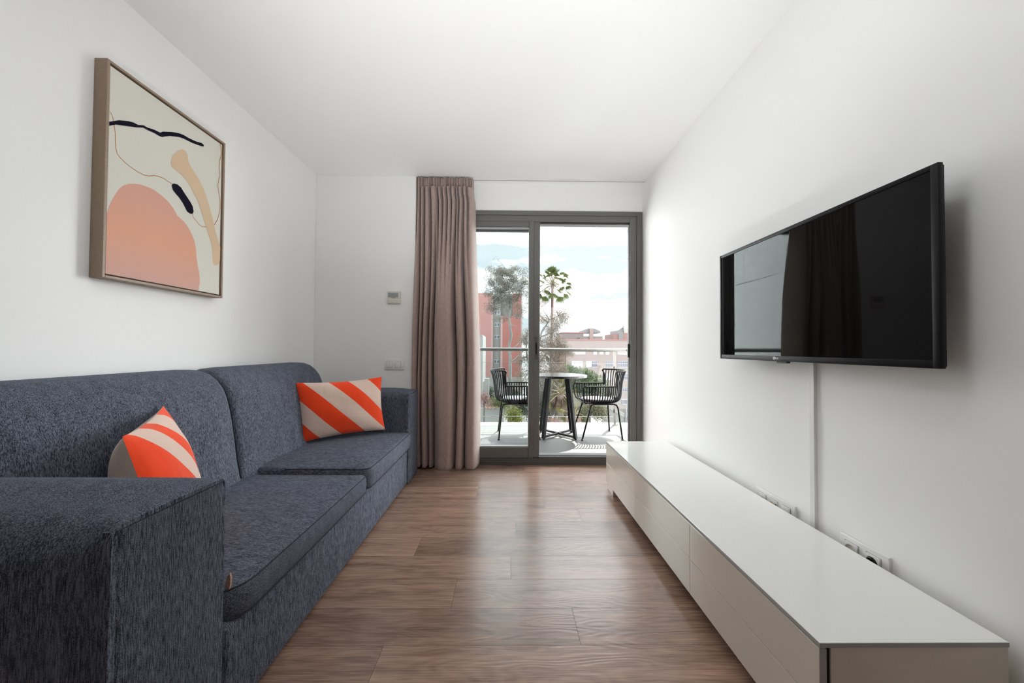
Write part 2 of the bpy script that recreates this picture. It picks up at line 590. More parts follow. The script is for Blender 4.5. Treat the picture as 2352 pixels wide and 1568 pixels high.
# ================================================================== the room
XL, XR = -1.565, 1.143
ZC = 2.376
YN = -3.6                       # wall behind the camera
YP, YD, YO = 3.075, 3.20, 3.46   # boxed-out wall, door wall (inside face), outer face
XP = -0.755
DL, DR, DT = -0.70, 1.140, 2.145  # door opening

struct(B().box(XL-0.2, XL, YN-0.2, YO, -0.05, ZC+0.1).build('wall_left', WALL))
struct(B().box(XR, XR+0.2, YN-0.2, YO, -0.05, ZC+0.1).build('wall_right', WALL))
struct(B().box(XL, XR, YN-0.2, YN, -0.05, ZC+0.1).build('wall_rear', mat('dark_wood_wall', (0.05, 0.042, 0.036), 0.6, var=0.2, scale=8, stretch=(1, 1, 0.1))))
b = B()
b.box(XL, DL, YD, YO, -0.05, ZC+0.1)
b.box(DL, XR, YD, YO, DT, ZC+0.1)
b.box(XL, XP, YP, YD, 0, ZC, 0.003, 1)
struct(b.build('wall_far', WALL))
struct(B().box(XL-0.2, XR+0.2, YN-0.2, YO, ZC, ZC+0.2).build('ceiling', CEIL))

# floor: oak planks across the room, each with its own shade
rng = random.Random(11)
known = {0: 0.247, -1: -0.40, 1: -0.207, 2: 0.02, 3: -0.434, 4: 0.05, 5: 0.43, 6: 0.235, 7: -0.20, 8: 0.49, 9: 0.09}
b = B(); cols = []
PW, PL, G = 0.1783, 1.26, 0.0006
for k in range(-26, 11):
    ya, yb = 1.262+PW*k, 1.262+PW*(k+1)
    ya, yb = max(ya, YN), min(yb, YD)
    if yb-ya < 0.01: continue
    x0 = known.get(k, rng.uniform(-0.6, 0.6))
    xs = [XL]+[x for x in (x0+PL*i for i in range(-3, 4)) if XL+0.02 < x < XR-0.02]+[XR]
    for xa, xb in zip(xs, xs[1:]):
        c = (rng.random(), rng.random(), rng.random())
        b.add([(xa+G, ya+G, 0), (xb-G, ya+G, 0), (xb-G, yb-G, 0), (xa+G, yb-G, 0)], [(0, 1, 2, 3)])
        cols.append(c)
npl = len(cols)
b.cur = 1
b.add([(XL, YN, -0.001), (XR, YN, -0.001), (XR, YD, -0.001), (XL, YD, -0.001)], [(0, 1, 2, 3)])
b.box(XL, XR, YN, YD, -0.15, -0.002)
fl = b.build('floor', [WOOD, GAP], fixn=False)
ca = fl.data.color_attributes.new('plank', 'FLOAT_COLOR', 'CORNER')
for pi, pg in enumerate(fl.data.polygons):
    c = cols[pi] if pi < npl else (0, 0, 0)
    for li in pg.loop_indices: ca.data[li].color = (*c, 1)
struct(fl)

# ------------------------------------------------------------------ sliding balcony door
door = bpy.data.objects.new('door_1', None); COL.objects.link(door); struct(door)
door.location = (0.22, 3.2, 0)


def dpart(bb, name, m, parent=None):
    o = bb.build(name, m)
    o.parent = parent or door
    if parent is None:
        o.matrix_parent_inverse = Matrix.Translation(door.location).inverted()
    return o


def ring(b, x0, x1, z0, z1, wl, wr, wb, wt, y0, y1):
    if wl: b.box(x0, x0+wl, y0, y1, z0, z1, 0.0015, 1)
    if wr: b.box(x1-wr, x1, y0, y1, z0, z1, 0.0015, 1)
    if wt: b.box(x0+wl, x1-wr, y0, y1, z1-wt, z1, 0.0015, 1)
    if wb: b.box(x0+wl, x1-wr, y0, y1, z0, z0+wb, 0.0015, 1)


b = B()
ring(b, DL, 1.138, 0.0, 2.142, 0.045, 0.045, 0, 0.036, 3.188, 3.215)
ring(b, DL+0.045, 1.093, 0.0, 2.106, 0.05, 0.056, 0, 0.052, 3.197, 3.265)
dpart(b, 'door_frame', ALU)
b = B()
b.box(DL, 1.138, 3.186, 3.215, 0.0, 0.030, 0.001, 1)
b.box(DL, 1.138, 3.196, 3.215, 0.030, 0.050, 0.001, 1)
b.box(DL, 1.138, 3.206, 3.34, 0.0, 0.062, 0.001, 1)
b.box(0.2715, 1.04, 3.192, 3.202, 0.028, 0.0675, 0.001, 1)
dpart(b, 'threshold', ALUD)
b = B()
b.box(1.031, 1.038, 3.215, 3.245, 0.06, 2.055)
b.box(0.27, 1.038, 3.215, 3.245, 2.047, 2.055)
b.box(0.27, 1.03, 3.23, 3.26, 0.062, 0.068)
dpart(b, 'gasket', RUB)
dpart(B().box(1.020, 1.034, 3.20, 3.225, 0.905, 1.02, 0.003, 1), 'strike_plate', BLACKP)

# front leaf (slid to the left), with the glass and the recessed pull
LX0, LX1 = -0.655, 0.2715
b = B()
b.box(LX0, LX0+0.08, 3.203, 3.243, 0.0535, 2.095, 0.002, 1)
b.box(0.179, 0.2185, 3.198, 3.243, 0.052, 2.075, 0.002, 1)
b.box(0.2185, LX1, 3.206, 3.25, 0.052, 2.068, 0.002, 1)
b.box(LX0+0.08, 0.179, 3.203, 3.243, 2.010, 2.098, 0.002, 1)
b.box(LX0+0.08, 0.179, 3.203, 3.243, 0.0535, 0.140, 0.002, 1)
leaf = dpart(b, 'front_leaf', ALU)
b = B()
ring(b, LX0+0.08, 0.179, 0.140, 2.010, 0.006, 0.004, 0.012, 0.014, 3.214, 3.238)
dpart(b, 'glazing_bead', mat('bead_light', (0.42, 0.43, 0.43), 0.4), leaf)
dpart(B().box(LX0+0.08, 0.179, 3.224, 3.2245, 0.14, 2.01), 'glass_pane', GLASS, leaf)
b = B()
b.box(0.2290, 0.2560, 3.2045, 3.207, 0.88, 1.075, 0.001, 1)
dpart(b, 'pull_plate', ALUD, leaf)
b = B()
prof = [(0.2425+0.0058*math.cos(a), 3.2035, (1.018 if math.sin(a) >= 0 else 0.932)+0.0058*math.sin(a)) for a in [2*math.pi*i/24 for i in range(24)]]
b.prism(prof, (0, 0.003, 0))
dpart(b, 'finger_pull', BLACKP, leaf)
# rear leaf behind it, on the second track
b = B()
ring(b, LX0, 0.262, 0.0535, 2.08, 0.08, 0.075, 0.086, 0.086, 3.275, 3.315)
leaf2 = dpart(b, 'rear_leaf', ALUD)
dpart(B().box(LX0+0.08, 0.187, 3.295, 3.2955, 0.14, 2.0), 'glass_pane', GLASS, leaf2)

# ------------------------------------------------------------------ curtain track
b = B()
b.box(-0.75, 1.139, 3.100, 3.132, ZC-0.010, ZC-0.0005, 0.002, 1)
b.cur = 1
b.box(-0.74, 1.13, 3.112, 3.120, ZC-0.0115, ZC-0.0095)
tag(b.build('curtain_track', [WHITEP, mat('track_slot', (0.45, 0.45, 0.44), 0.6)]), 'slim white curtain track along the ceiling above the balcony door', 'curtain track')

# ------------------------------------------------------------------ curtain
def curtain():
    # fold edges (as fractions of the width) and front depth, at the heading and lower down
    low = [(0.00, 0.085, 0.035), (0.085, 0.150, 0.075), (0.150, 0.245, 0.055), (0.245, 0.33, 0.07), (0.33, 0.66, 0.0), (0.66, 0.795, 0.018), (0.795, 1.0, 0.022)]
    top = [(0.00, 0.075, 0.03), (0.075, 0.15, 0.02), (0.15, 0.25, 0.012), (0.25, 0.37, 0.004), (0.37, 0.44, 0.014), (0.44, 0.52, 0.01), (0.52, 0.59, 0.0), (0.59, 0.67, 0.0), (0.67, 0.72, 0.02), (0.72, 0.81, 0.006), (0.81, 0.88, 0.004), (0.88, 1.0, 0.01)]

    def depth(folds, f, D, p):
        for a, b_, y in folds:
            if f <= b_ or b_ == 1.0:
                u = abs((f-(a+b_)/2)/((b_-a)/2))
                u = min(u, 1)
                return y+D*u**p
    n = 420
    rows = []
    H = [2.366, 2.360, 2.352, 2.340, 2.326, 2.312, 2.300, 2.292, 2.286, 2.280, 2.272, 2.262, 2.25, 2.235, 2.215, 2.19, 2.16, 2.12, 2.07, 2.0, 1.9, 1.8, 1.65, 1.5, 1.35, 1.2, 1.05, 0.9, 0.75, 0.6, 0.45, 0.3, 0.2, 0.125, 0.115, 0.105, 0.08, 0.05, 0.03, 0.014]
    for z in H:
        t = 1-z/2.366
        xl = -0.752-0.030*sm(0.05, 0.6, t)+0.11*sm(0.6, 1.0, t)*0.0
        xr = -0.285+0.012*sm(0.02, 0.1, t)+0.045*sm(0.08, 0.75, t)
        if z < 2.29 and z > 2.2: xr -= 0.006
        k = sm(0.05, 0.42, t)
        row = []
        for i in range(n+1):
            f = i/n
            fw_ = f+0.012*math.sin(7*f+9*t)*min(1, 4*f*(1-f)*2)
            dl = depth(low, min(max(fw_, 0), 1), 0.135, 4.2)
            dt = depth(top, min(max(fw_, 0), 1), 0.085, 3.0)
            d = dt*(1-k)+dl*k
            if z > 2.278:      # gathered heading tape
                g = f*30+0.35*math.sin(f*47)
                puff = math.sin(math.pi*min(1, max(0, (z-2.278)/(2.368-2.278))))
                hd = 0.030-0.014*puff*(0.4+0.6*math.sin(f*91)**2)+(0.016+0.014*math.sin(f*61)**2)*abs(2*(g % 1)-1)**1.6
                e = sm(2.278, 2.296, z)
                d = d*(1-e)+hd*e
            ends = 0.07*max(0, (f-0.90)/0.10)**2*(0.3+0.7*k)+0.03*max(0, (0.05-f)/0.05)**2
            zz = z+(0.006*math.sin(f*26)+0.004*math.sin(f*63+1) if z > 2.34 else 0)
            zz = min(zz, ZC-0.0125)
            hem = 0.0015 if 0.10 < z < 0.12 else 0
            row.append((xl+(xr-xl)*f, 3.000+d+ends+hem+0.032*(1-k), zz))
        rows.append(row)
    b = B().grid(rows)
    o = b.build('curtain', CURT, ang=60, fixn=False)
    md = o.modifiers.new('thickness', 'SOLIDIFY'); md.thickness = 0.002; md.offset = 1
    tag(o, 'mauve brown pleated floor-length curtain bunched left of the balcony door', 'curtain')


curtain()

# ------------------------------------------------------------------ globe pendants, added out of view to fill the room with light
t = thing('fill_globe', 'added white fill globe, out of view on the sofa side of the ceiling', 'fill_light', (-0.56, 0.78, ZC), 0, 'added fill globes')
m_, n_, l_, p_ = new_mat('fill_globe_glow')
p_.inputs['Base Color'].default_value = (0.9, 0.9, 0.88, 1)
p_.inputs['Emission Color'].default_value = (0.95, 0.98, 1.0, 1)
p_.inputs['Emission Strength'].default_value = GLOBE_FILL
B().lathe([(0.0001, -0.38)]+[(0.08*math.sin(R(a)), -0.30-0.08*math.cos(R(a))) for a in range(10, 171, 10)]+[(0.0001, -0.22)], n=40).build('globe', m_, t)
B().tube([(0, 0, -0.02), (0, 0, -0.225)], 0.004, 8).build('cord', WHITEP, t)
B().lathe([(0, -0.025), (0.05, -0.02), (0.055, 0.0), (0, 0.0)], n=24).build('ceiling_rose', WHITEP, t)
t2 = copy_tree(t)
t2.location = (0.42, 0.78, ZC)
t2['label'] = 'added white fill globe, out of view on the television side of the ceiling'

# ------------------------------------------------------------------ floor uplighter, added out of view to bounce light off the ceiling
t = thing('fill_uplight', 'added fill uplighter, out of view on the floor between sofa and bench', 'fill_light', (0.12, 0.72, 0.0))
dr = (Vector((-0.05, 1.9, ZC))-Vector((0.12, 0.72, 0.10))).normalized()
q_ = dr.to_track_quat('Z', 'Y')
can = B().lathe([(0.0001, -0.07), (0.05, -0.07), (0.055, 0.05), (0.051, 0.05), (0.047, 0.0), (0.0001, 0.0)], n=28).build('can', WHITEP, t)
can.location = (0, 0, 0.115); can.rotation_euler = q_.to_euler()
B().lathe([(0, 0), (0.06, 0), (0.06, 0.012), (0.012, 0.016), (0.010, 0.05), (0, 0.05)], n=28).build('base', WHITEP, t)
spl = bpy.data.lights.new('fill_spot', 'SPOT')
spl.energy = SPOT_FILL; spl.spot_size = R(84); spl.spot_blend = 1.0; spl.shadow_soft_size = 0.04
spl.color = (0.95, 0.98, 1.0)
sp_ = bpy.data.objects.new('fill_spot', spl); COL.objects.link(sp_)
sp_.location = Vector((0.12, 0.72, 0.115))+dr*0.06
sp_.rotation_euler = (-dr).to_track_quat('Z', 'Y').to_euler()

# ------------------------------------------------------------------ thermostat and switches
t = thing('thermostat', 'small cream wall thermostat with grey display above the light switch', 'thermostat', (-0.92, YP, 1.33))
W_, Hh = 0.1065, 0.100
B().box(-W_/2, W_/2, -0.016, -0.0005, 0, Hh, 0.004, 2).build('housing', CREAMP, t)
B().box(-0.046, 0.036, -0.0172, -0.0155, 0.052, 0.088, 0.001, 1).build('display', LCD, t)
b = B()
b.box(-0.044, -0.026, -0.0176, -0.017, 0.0835, 0.0865)
for i in range(3): b.box(-0.036, 0.012+0.006*i, -0.0176, -0.017, 0.060+0.007*i, 0.0612+0.007*i)
b.build('display_text', mat('lcd_ink', (0.21, 0.23, 0.23), 0.5), t)
B().box(-0.020, 0.014, -0.0178, -0.0155, 0.043, 0.051, 0.001, 1).build('button_bar', mat('button_grey', (0.40, 0.40, 0.37), 0.4), t)
B().box(-0.010, 0.008, -0.0186, -0.0165, 0.0445, 0.0495, 0.0008, 1).build('button', AMBER, t)
B().box(-W_/2+0.001, W_/2-0.001, -0.0175, -0.015, 0.002, 0.0425, 0.002, 2).build('flap', CREAMP, t)

t = thing('light_switch', 'white double light switch plate low on the wall beside the curtain', 'light switch', (-0.914, YP, 0.840))
B().box(-0.0775, 0.0775, -0.010, -0.0005, -0.0425, 0.0425, 0.0035, 2).build('plate', WHITEP, t)
for cx_, n_ in ((-0.036, 2), (0.032, 1)):
    g_ = B().box(cx_-0.0235, cx_+0.0235, -0.0112, -0.0085, -0.0245, 0.0245, 0.0005, 1)
    g_.build('surround', mat('socket_shadow', (0.42, 0.42, 0.41), 0.5), t)
    ws = 0.044/n_
    for i in range(n_):
        x0 = cx_-0.022+ws*i
        B().box(x0+0.0004, x0+ws-0.0004, -0.0145+0.002*i, -0.009, -0.0225, 0.0225, 0.0012, 2).build('rocker', WHITEP, t)

# ------------------------------------------------------------------ painting
PX, PY0, PY1, PZ0, PZ1 = -1.515, 1.4265, 2.0240, 1.2325, 2.0615
pt = thing('framed_painting', 'abstract painting in peach, sand and black strokes in a thin oak frame', 'painting', (XL, 1.725, 1.2325))
inv = Matrix.Translation(pt.location).inverted()


def ppart(bb, name, m):
    o = bb.build(name, m, pt); o.matrix_parent_inverse = inv; return o


b = B()
fwid = 0.0105
b.box(XL+0.001, PX, PY0, PY0+fwid, PZ0, PZ1, 0.001, 1)
b.box(XL+0.001, PX, PY1-fwid, PY1, PZ0, PZ1, 0.001, 1)
b.box(XL+0.001, PX, PY0+fwid, PY1-fwid, PZ1-fwid, PZ1, 0.001, 1)
b.box(XL+0.001, PX, PY0+fwid, PY1-fwid, PZ0, PZ0+fwid, 0.001, 1)
ppart(b, 'frame', OAKF)
ppart(B().box(XL+0.002, XL+0.012, PY0+fwid, PY1-fwid, PZ0+fwid, PZ1-fwid), 'backing', OAKD)
gp = 0.006
CXF = PX-0.006
C0, C1, D0, D1 = PY0+fwid+gp, PY1-fwid-gp, PZ0+fwid+gp, PZ1-fwid-gp


def zc(u, v):
    p = at(180+u/2.529, 100+v/2.529, x=CXF)
    return (min(max(p.y, C0), C1), min(max(p.z, D0), D1))


black1 = [(160, 443), (235, 445), (290, 450), (320, 458), (345, 472), (378, 474), (400, 487), (440, 500), (475, 517), (490, 511), (540, 513), (580, 519), (610, 530), (640, 548), (680, 567), (715, 577), (728, 588), (727, 598), (718, 597), (690, 588), (660, 577), (610, 552), (580, 542), (530, 537), (500, 540), (485, 543), (470, 538), (440, 520), (400, 502), (375, 488), (335, 487), (300, 482), (250, 475), (215, 470), (160, 468)]
pink = [(160, 990), (180, 940), (195, 910), (215, 875), (235, 845), (260, 825), (290, 815), (320, 813), (360, 818), (400, 832), (440, 850), (480, 880), (520, 915), (550, 955), (565, 980), (575, 1000), (610, 1030), (640, 1070), (660, 1110), (675, 1150), (682, 1190), (686, 1240), (693, 1290), (703, 1340), (705, 1390), (696, 1460), (150, 1360)]
tan = [(545, 655), (560, 635), (580, 620), (605, 614), (622, 625), (633, 645), (636, 680), (650, 710), (675, 750), (700, 790), (720, 830), (740, 880), (755, 930), (770, 980), (785, 1040), (795, 1090), (810, 1140), (825, 1180), (827, 1262), (815, 1280), (800, 1288), (785, 1283), (780, 1265), (779, 1220), (772, 1160), (755, 1110), (740, 1060), (722, 1000), (705, 950), (690, 905), (670, 870), (650, 830), (625, 790), (590, 755), (560, 730), (540, 715), (536, 690)]
black2 = [(541, 825), (545, 815), (555, 812), (575, 818), (595, 835), (610, 860), (630, 890), (650, 920), (663, 945), (669, 975), (663, 988), (648, 988), (630, 975), (620, 955), (605, 925), (585, 895), (565, 872), (548, 850)]
ln1 = [(176, 390), (190, 405), (200, 430), (207, 470), (214, 520), (215, 570), (218, 610), (225, 640), (245, 665), (270, 690), (300, 715), (340, 742), (380, 763), (410, 769), (440, 766), (475, 774), (500, 785), (520, 800), (545, 815)]
ln2 = [(662, 985), (668, 1010), (685, 1030), (700, 1050), (720, 1063), (745, 1065)]
ln3 = [(790, 1052), (808, 1020), (818, 985), (823, 940), (820, 890), (812, 850), (810, 820), (815, 790), (822, 770), (818, 720), (820, 680), (830, 640), (828, 610), (822, 575)]
b = B()
b.box(XL+0.012, CXF, C0, C1, D0, D1, 0.001, 1)
lift = 0.0


def paint(poly, mi):
    global lift
    lift += 0.00015
    pts = [Vector((CXF+lift, *p)) for p in poly]
    tris = tessellate_polygon([pts])
    b.cur = mi
    o = len(b.v)
    b.v += [tuple(p) for p in pts]
    for t_ in tris:
        a_, b_, c_ = (pts[i] for i in t_)
        nn = (b_-a_).cross(c_-a_)
        b.f.append(tuple(o+i for i in (t_ if nn.x > 0 else t_[::-1]))); b.m.append(mi)


def stroke(line, wd, mi):
    ps = [Vector(zc(*p)) for p in line]
    lft, rgt = [], []
    for i, p in enumerate(ps):
        tn = (ps[min(i+1, len(ps)-1)]-ps[max(i-1, 0)]).normalized()
        nn = Vector((-tn.y, tn.x))*wd/2
        lft.append(p+nn); rgt.append(p-nn)
    paint([(min(max(q.x, C0), C1), min(max(q.y, D0), D1)) for q in lft+rgt[::-1]], mi)


stroke(ln1, 0.0032, 3); stroke(ln2, 0.0032, 3); stroke(ln3, 0.0045, 3)
for poly, mi in ((pink, 4), (black1, 1), (tan, 2), (black2, 1)):
    paint([zc(*p) for p in poly], mi)
o = b.build('canvas', [CANV, P_BLK, P_TAN, P_BRN, P_BLU], pt, fixn=False)
o.matrix_parent_inverse = inv

# ------------------------------------------------------------------ sofa
sofa = thing('sofa', 'long two-seat sofa in dark blue-grey woven fabric along the left wall', 'sofa', (-1.12, 1.83, 0))
sinv = Matrix.Translation(sofa.location).inverted()


def spart(bb, name, m, parent=None, ang=50, sub=0):
    o = bb.build(name, m, parent or sofa, ang=ang)
    if parent is None: o.matrix_parent_inverse = sinv
    if sub:
        md = o.modifiers.new('soft', 'SUBSURF'); md.levels = md.render_levels = sub
    return o


FXS = -0.700   # front plane of the sofa


def armrest(y0, y1, outer_first):
    """arm across the sofa's depth; outer side gets the larger rounding"""
    xb = XL+0.02
    ro, ri = (0.085, 0.05)
    top = 0.648
    rows = []
    nseg = 8
    xs = [xb, xb+0.05]+[xb+0.05+(FXS-0.02-xb-0.05)*i/12 for i in range(1, 13)]+[FXS-0.010, FXS-0.004]
    for x in xs:
        e = (FXS-x)
        bulge = 0.030*(1-math.exp(-e/0.045))
        pr = []
        yo, yi = (y0, y1) if outer_first else (y1, y0)
        s_ = 1 if outer_first else -1
        pr.append((yo, 0.012))
        for zz in (0.15, 0.3, 0.45): pr.append((yo-s_*0.004*math.sin(zz*5), zz))
        sh = 1-math.exp(-e/0.05)     # near the front panel the section becomes crisper
        r1 = 0.012+(ro-0.012)*sh; r2 = 0.012+(ri-0.012)*sh
        for i in range(nseg+1):
            a = math.pi/2*i/nseg
            pr.append((yo+s_*(r1-r1*math.cos(a)), top-r1+r1*math.sin(a)+bulge*math.sin(a)*0.5))
        for i in range(1, 6):
            u = i/6
            ya = yo+s_*r1; yb_ = yi-s_*r2
            pr.append((ya+(yb_-ya)*u, top+bulge*(0.5+0.5*math.sin(math.pi*u))))
        for i in range(nseg+1):
            a = math.pi/2*(1-i/nseg)
            pr.append((yi-s_*(r2-r2*math.cos(a)), top-r2+r2*math.sin(a)+bulge*math.sin(a)*0.5))
        for zz in (0.45, 0.3, 0.15): pr.append((yi, zz))
        pr.append((yi, 0.012))
        rows.append([(x, y, z) for y, z in pr])
    b = B().grid(rows, wrap=True)
    k = len(rows[0])
    b.f.append(tuple(range(k))); b.m.append(0)
    b.f.append(tuple(len(rows)*k-k+i for i in range(k))); b.m.append(0)
    arm = spart(b, 'armrest', SOFA)
    # upholstered front panel with soft vertical edges
    bm = bmesh.new()
    bmesh.ops.create_cube(bm, size=1)
    ya, yb = y0+0.003, y1-0.003
    for v in bm.verts:
        v.co = Vector((FXS-0.012+v.co.x*0.024, (ya+yb)/2+v.co.y*(yb-ya), (0.012+0.640)/2+v.co.z*(0.640-0.012)))
    bmesh.ops.subdivide_edges(bm, edges=[e for e in bm.edges if abs(e.verts[0].co.z-e.verts[1].co.z) > 0.3], cuts=6)
    ed = [e for e in bm.edges if e.verts[0].co.x > FXS-0.005 and e.verts[1].co.x > FXS-0.005 and abs(e.verts[0].co.y-e.verts[1].co.y) < 1e-4]
    bmesh.ops.bevel(bm, geom=ed, offset=0.018, segments=5, profile=0.5, affect='EDGES')
    fp = spart(B().bm(bm), 'front_panel', SOFA, arm)
    # piped seam around the panel
    xs_ = FXS-0.012
    path = [(xs_+0.006, ya-0.002, 0.02), (xs_+0.006, ya-0.002, 0.62)]
    path += [(xs_+0.009, ya+0.004+(yb-ya-0.008)*i/10, 0.6405+0.001*math.sin(math.pi*i/10)) for i in range(11)]
    path += [(xs_+0.006, yb+0.002, 0.62), (xs_+0.006, yb+0.002, 0.02)]
    spart(B().tube(path, 0.0012, 6), 'piping', SEAM, arm)
    return arm


armrest(0.690, 0.962, True)
armrest(2.712, 2.996, False)

# base
spart(B().box(XL+0.03, FXS-0.004, 0.970, 2.704, 0.012, 0.268, 0.02, 4), 'base', SOFA)


def seat(y0, y1, z0, z1, r_near, r_far, xf):
    """box cushion, rounded front corners in plan, soft top"""
    xb = -1.30
    plan = [(xb, y0), (-1.1, y0)]
    plan += arc((xf-r_near, y0+r_near), r_near, r_near, -90, 0, 8)
    plan += [(xf+0.002*math.sin(math.pi*i/8), y0+r_near+(y1-y0-r_near-r_far)*i/8) for i in range(1, 8)]
    plan += arc((xf-r_far, y1-r_far), r_far, r_far, 0, 90, 8)
    plan += [(-1.1, y1), (xb, y1)]
    n = len(plan)
    cx_, cy_ = (xb+xf)/2, (y0+y1)/2

    def inset(d, z):
        out_ = []
        for i in range(n):
            p0, p1, p2 = Vector(plan[i-1]), Vector(plan[i]), Vector(plan[(i+1) % n])
            e1, e2 = (p1-p0), (p2-p1)
            n1 = Vector((-e1.y, e1.x)).normalized() if e1.length > 1e-6 else Vector((0, 0))
            n2 = Vector((-e2.y, e2.x)).normalized() if e2.length > 1e-6 else n1
            q = p1+(n1+n2).normalized()*d
            out_.append((q.x, q.y, z))
        return out_
    def shrink(k, z):
        return [(cx_+(x-cx_)*k, cy_+(y-cy_)*k, z) for x, y, _ in inset(0.012, 0)]
    rows = [inset(0.012, z0), inset(0.004, z0+0.006), inset(0, z0+0.02), inset(-0.003, (z0+z1)/2), inset(0, z1-0.016), inset(0.004, z1-0.004), inset(0.012, z1+0.001)]
    rows += [shrink(k, z1+0.001+0.017*(1-k**2.2)) for k in (0.96, 0.9, 0.82, 0.7, 0.55, 0.35, 0.15)]
    b = B().grid(rows, wrap=True)
    b.f.append(tuple(range(n))); b.m.append(0)
    top_o = len(rows)*n-n
    c = len(b.v); b.v.append((cx_, cy_, z1+0.018))
    for i in range(n): b.f.append((top_o+i, top_o+(i+1) % n, c)); b.m.append(0)
    o = spart(b, 'seat_cushion', SOFAX, ang=70)
    pp = [(x, y, z) for x, y, z in inset(0.0035, z1-0.0035)][1:-1]
    spart(B().tube(pp, 0.0019, 6), 'piping', SEAM, o)
    pp = [(x, y, z) for x, y, z in inset(0.003, z0+0.004)][1:-1]
    spart(B().tube(pp, 0.0019, 6), 'piping', SEAM, o)
    return o


seat(0.968, 1.888, 0.262, 0.350, 0.10, 0.028, -0.686)
seat(1.896, 2.722, 0.268, 0.374, 0.045, 0.05, -0.680)


def back(y0, y1):
    prof = [(-1.20, 0.300), (-1.232, 0.36), (-1.25, 0.44), (-1.262, 0.53), (-1.278, 0.63), (-1.292, 0.70), (-1.305, 0.745), (-1.322, 0.785), (-1.350, 0.822), (-1.385, 0.850), (-1.430, 0.866), (-1.475, 0.868), (-1.515, 0.855), (-1.545, 0.82), (-1.552, 0.7), (-1.552, 0.3)]
    n = len(prof)
    c = Vector((-1.42, 0.55))
    ys = []
    rd = 0.035
    rows = []
    st = [(0, rd), (0.004, rd*0.55), (0.012, rd*0.2), (0.03, 0)]
    sec = [(y0+a, ins) for a, ins in st]+[(y0+(y1-y0)*i/8, -0.004) for i in range(1, 8)]+[(y1-a, ins) for a, ins in st[::-1]]
    for y, ins in sec:
        row = []
        for i in range(n):
            p0, p1, p2 = Vector(prof[i-1]), Vector(prof[i]), Vector(prof[(i+1) % n])
            nn = Vector(((p2-p0).y, -(p2-p0).x)).normalized()
            if nn.dot(p1-c) < 0: nn = -nn
            q = p1-nn*ins
            row.append((q.x, y, q.y))
        rows.append(row)
    b = B().grid(rows, wrap=True)
    b.f.append(tuple(range(n))); b.m.append(0)
    b.f.append(tuple(len(rows)*n-n+i for i in range(n))); b.m.append(0)
    o = spart(b, 'back_cushion', SOFA, ang=75)
    for rw in (rows[1], rows[-2]):
        spart(B().tube([(x, y, z) for x, y, z in rw[1:13]], 0.0024, 6), 'piping', SEAM, o)
    return o


back(0.966, 1.800)
back(1.806, 2.706)

for y_, x_, z_ in ((1.0, -0.7195, 0.362), (2.708, -0.708, 0.392)):
    k_ = 1.0 if y_ < 2 else 0.35
    pts = [(x_-0.004*k_, y_, z_-0.030*k_), (x_+0.002*k_, y_, z_-0.018*k_), (x_+0.0052*k_, y_, z_), (x_+0.0052*k_, y_, z_+0.017*k_), (x_+0.0025*k_, y_, z_+0.026*k_), (x_-0.004*k_, y_, z_+0.018*k_), (x_-0.008*k_, y_, z_), (x_-0.008*k_, y_, z_-0.02*k_)]
    spart(B().prism(pts, (0, 0.006*k_, 0)), 'pull_tab', TAN)


# ------------------------------------------------------------------ cushions
def cushion(name, label, bl, br, tr, tl, thick, backt=0.9, pinch=0.035, cover=None):
    bl, br, tr, tl = (Vector(p) for p in (bl, br, tr, tl))
    o = thing(name, label, 'cushion', (bl+br)/2, 0, 'striped cushions on the sofa')
    inv_ = Matrix.Translation(o.location).inverted()
    nrm = (br-bl).cross(tl-bl).normalized()
    n = 28

    def sheet(sgn, th):
        b = B(); b.uv = []
        rows = []
        for j in range(n+1):
            v = j/n
            row = []
            for i in range(n+1):
                u = i/n
                U, V = 2*u-1, 2*v-1
                # sides draw in between the corners
                uu = u+(-U)*pinch*(1-V*V)*0.9*abs(U)
                vv = v+(-V)*pinch*(1-U*U)*1.1*abs(V)
                p = bl*(1-uu)*(1-vv)+br*uu*(1-vv)+tr*uu*vv+tl*(1-uu)*vv
                h = (max(0, 1-U**2)**0.55)*(max(0, 1-V**2)**0.55)
                wr = 0.0035*math.sin(11*u+5*v)*math.sin(9*v-2*u)*h
                p = p+nrm*sgn*(th*h+wr)
                row.append(p); b.uv.append((u, v))
            rows.append(row)
        b.grid(rows)
        return b
    a = sheet(1, thick).build('striped_front', cover or STRIPE, o, ang=80, fixn=False)
    a.matrix_parent_inverse = inv_
    c = sheet(-1, thick*backt).build('plain_back', SAND, o, ang=80)
    c.matrix_parent_inverse = inv_
    return o


cushion('striped_cushion', 'orange and sand striped oblong cushion leaning by the sofa\'s far arm',
        (-1.262, 2.335, 0.392), (-0.838, 2.625, 0.412), (-0.876, 2.655, 0.772), (-1.300, 2.345, 0.757), 0.060)
cushion('striped_cushion', 'orange and sand striped cushion half hidden behind the sofa\'s near arm',
        (-0.945, 1.070, 0.378), (-1.150, 1.470, 0.385), (-1.290, 1.440, 0.752), (-1.078, 1.078, 0.722), 0.062, 1.95, 0.030,
        stripe_mat('striped_cover_alternate', ((0, 'o'), (0.14, 's'), (0.22, 'o'), (0.76, 's'), (0.97, 'o'), (1.14, 's'), (1.42, 'o'))))

# ------------------------------------------------------------------ television
TX, TY0, TY1, TZ0, TZ1 = 1.052, 0.9085, 1.8655, 0.931, 1.4385
tv = thing('television', 'black flat-screen television mounted on the right wall', 'television', (XR, 1.39, 0.95))
tinv = Matrix.Translation(tv.location).inverted()


def tpart(bb, name, m, **k):
    o = bb.build(name, m, tv, **k); o.matrix_parent_inverse = tinv; return o


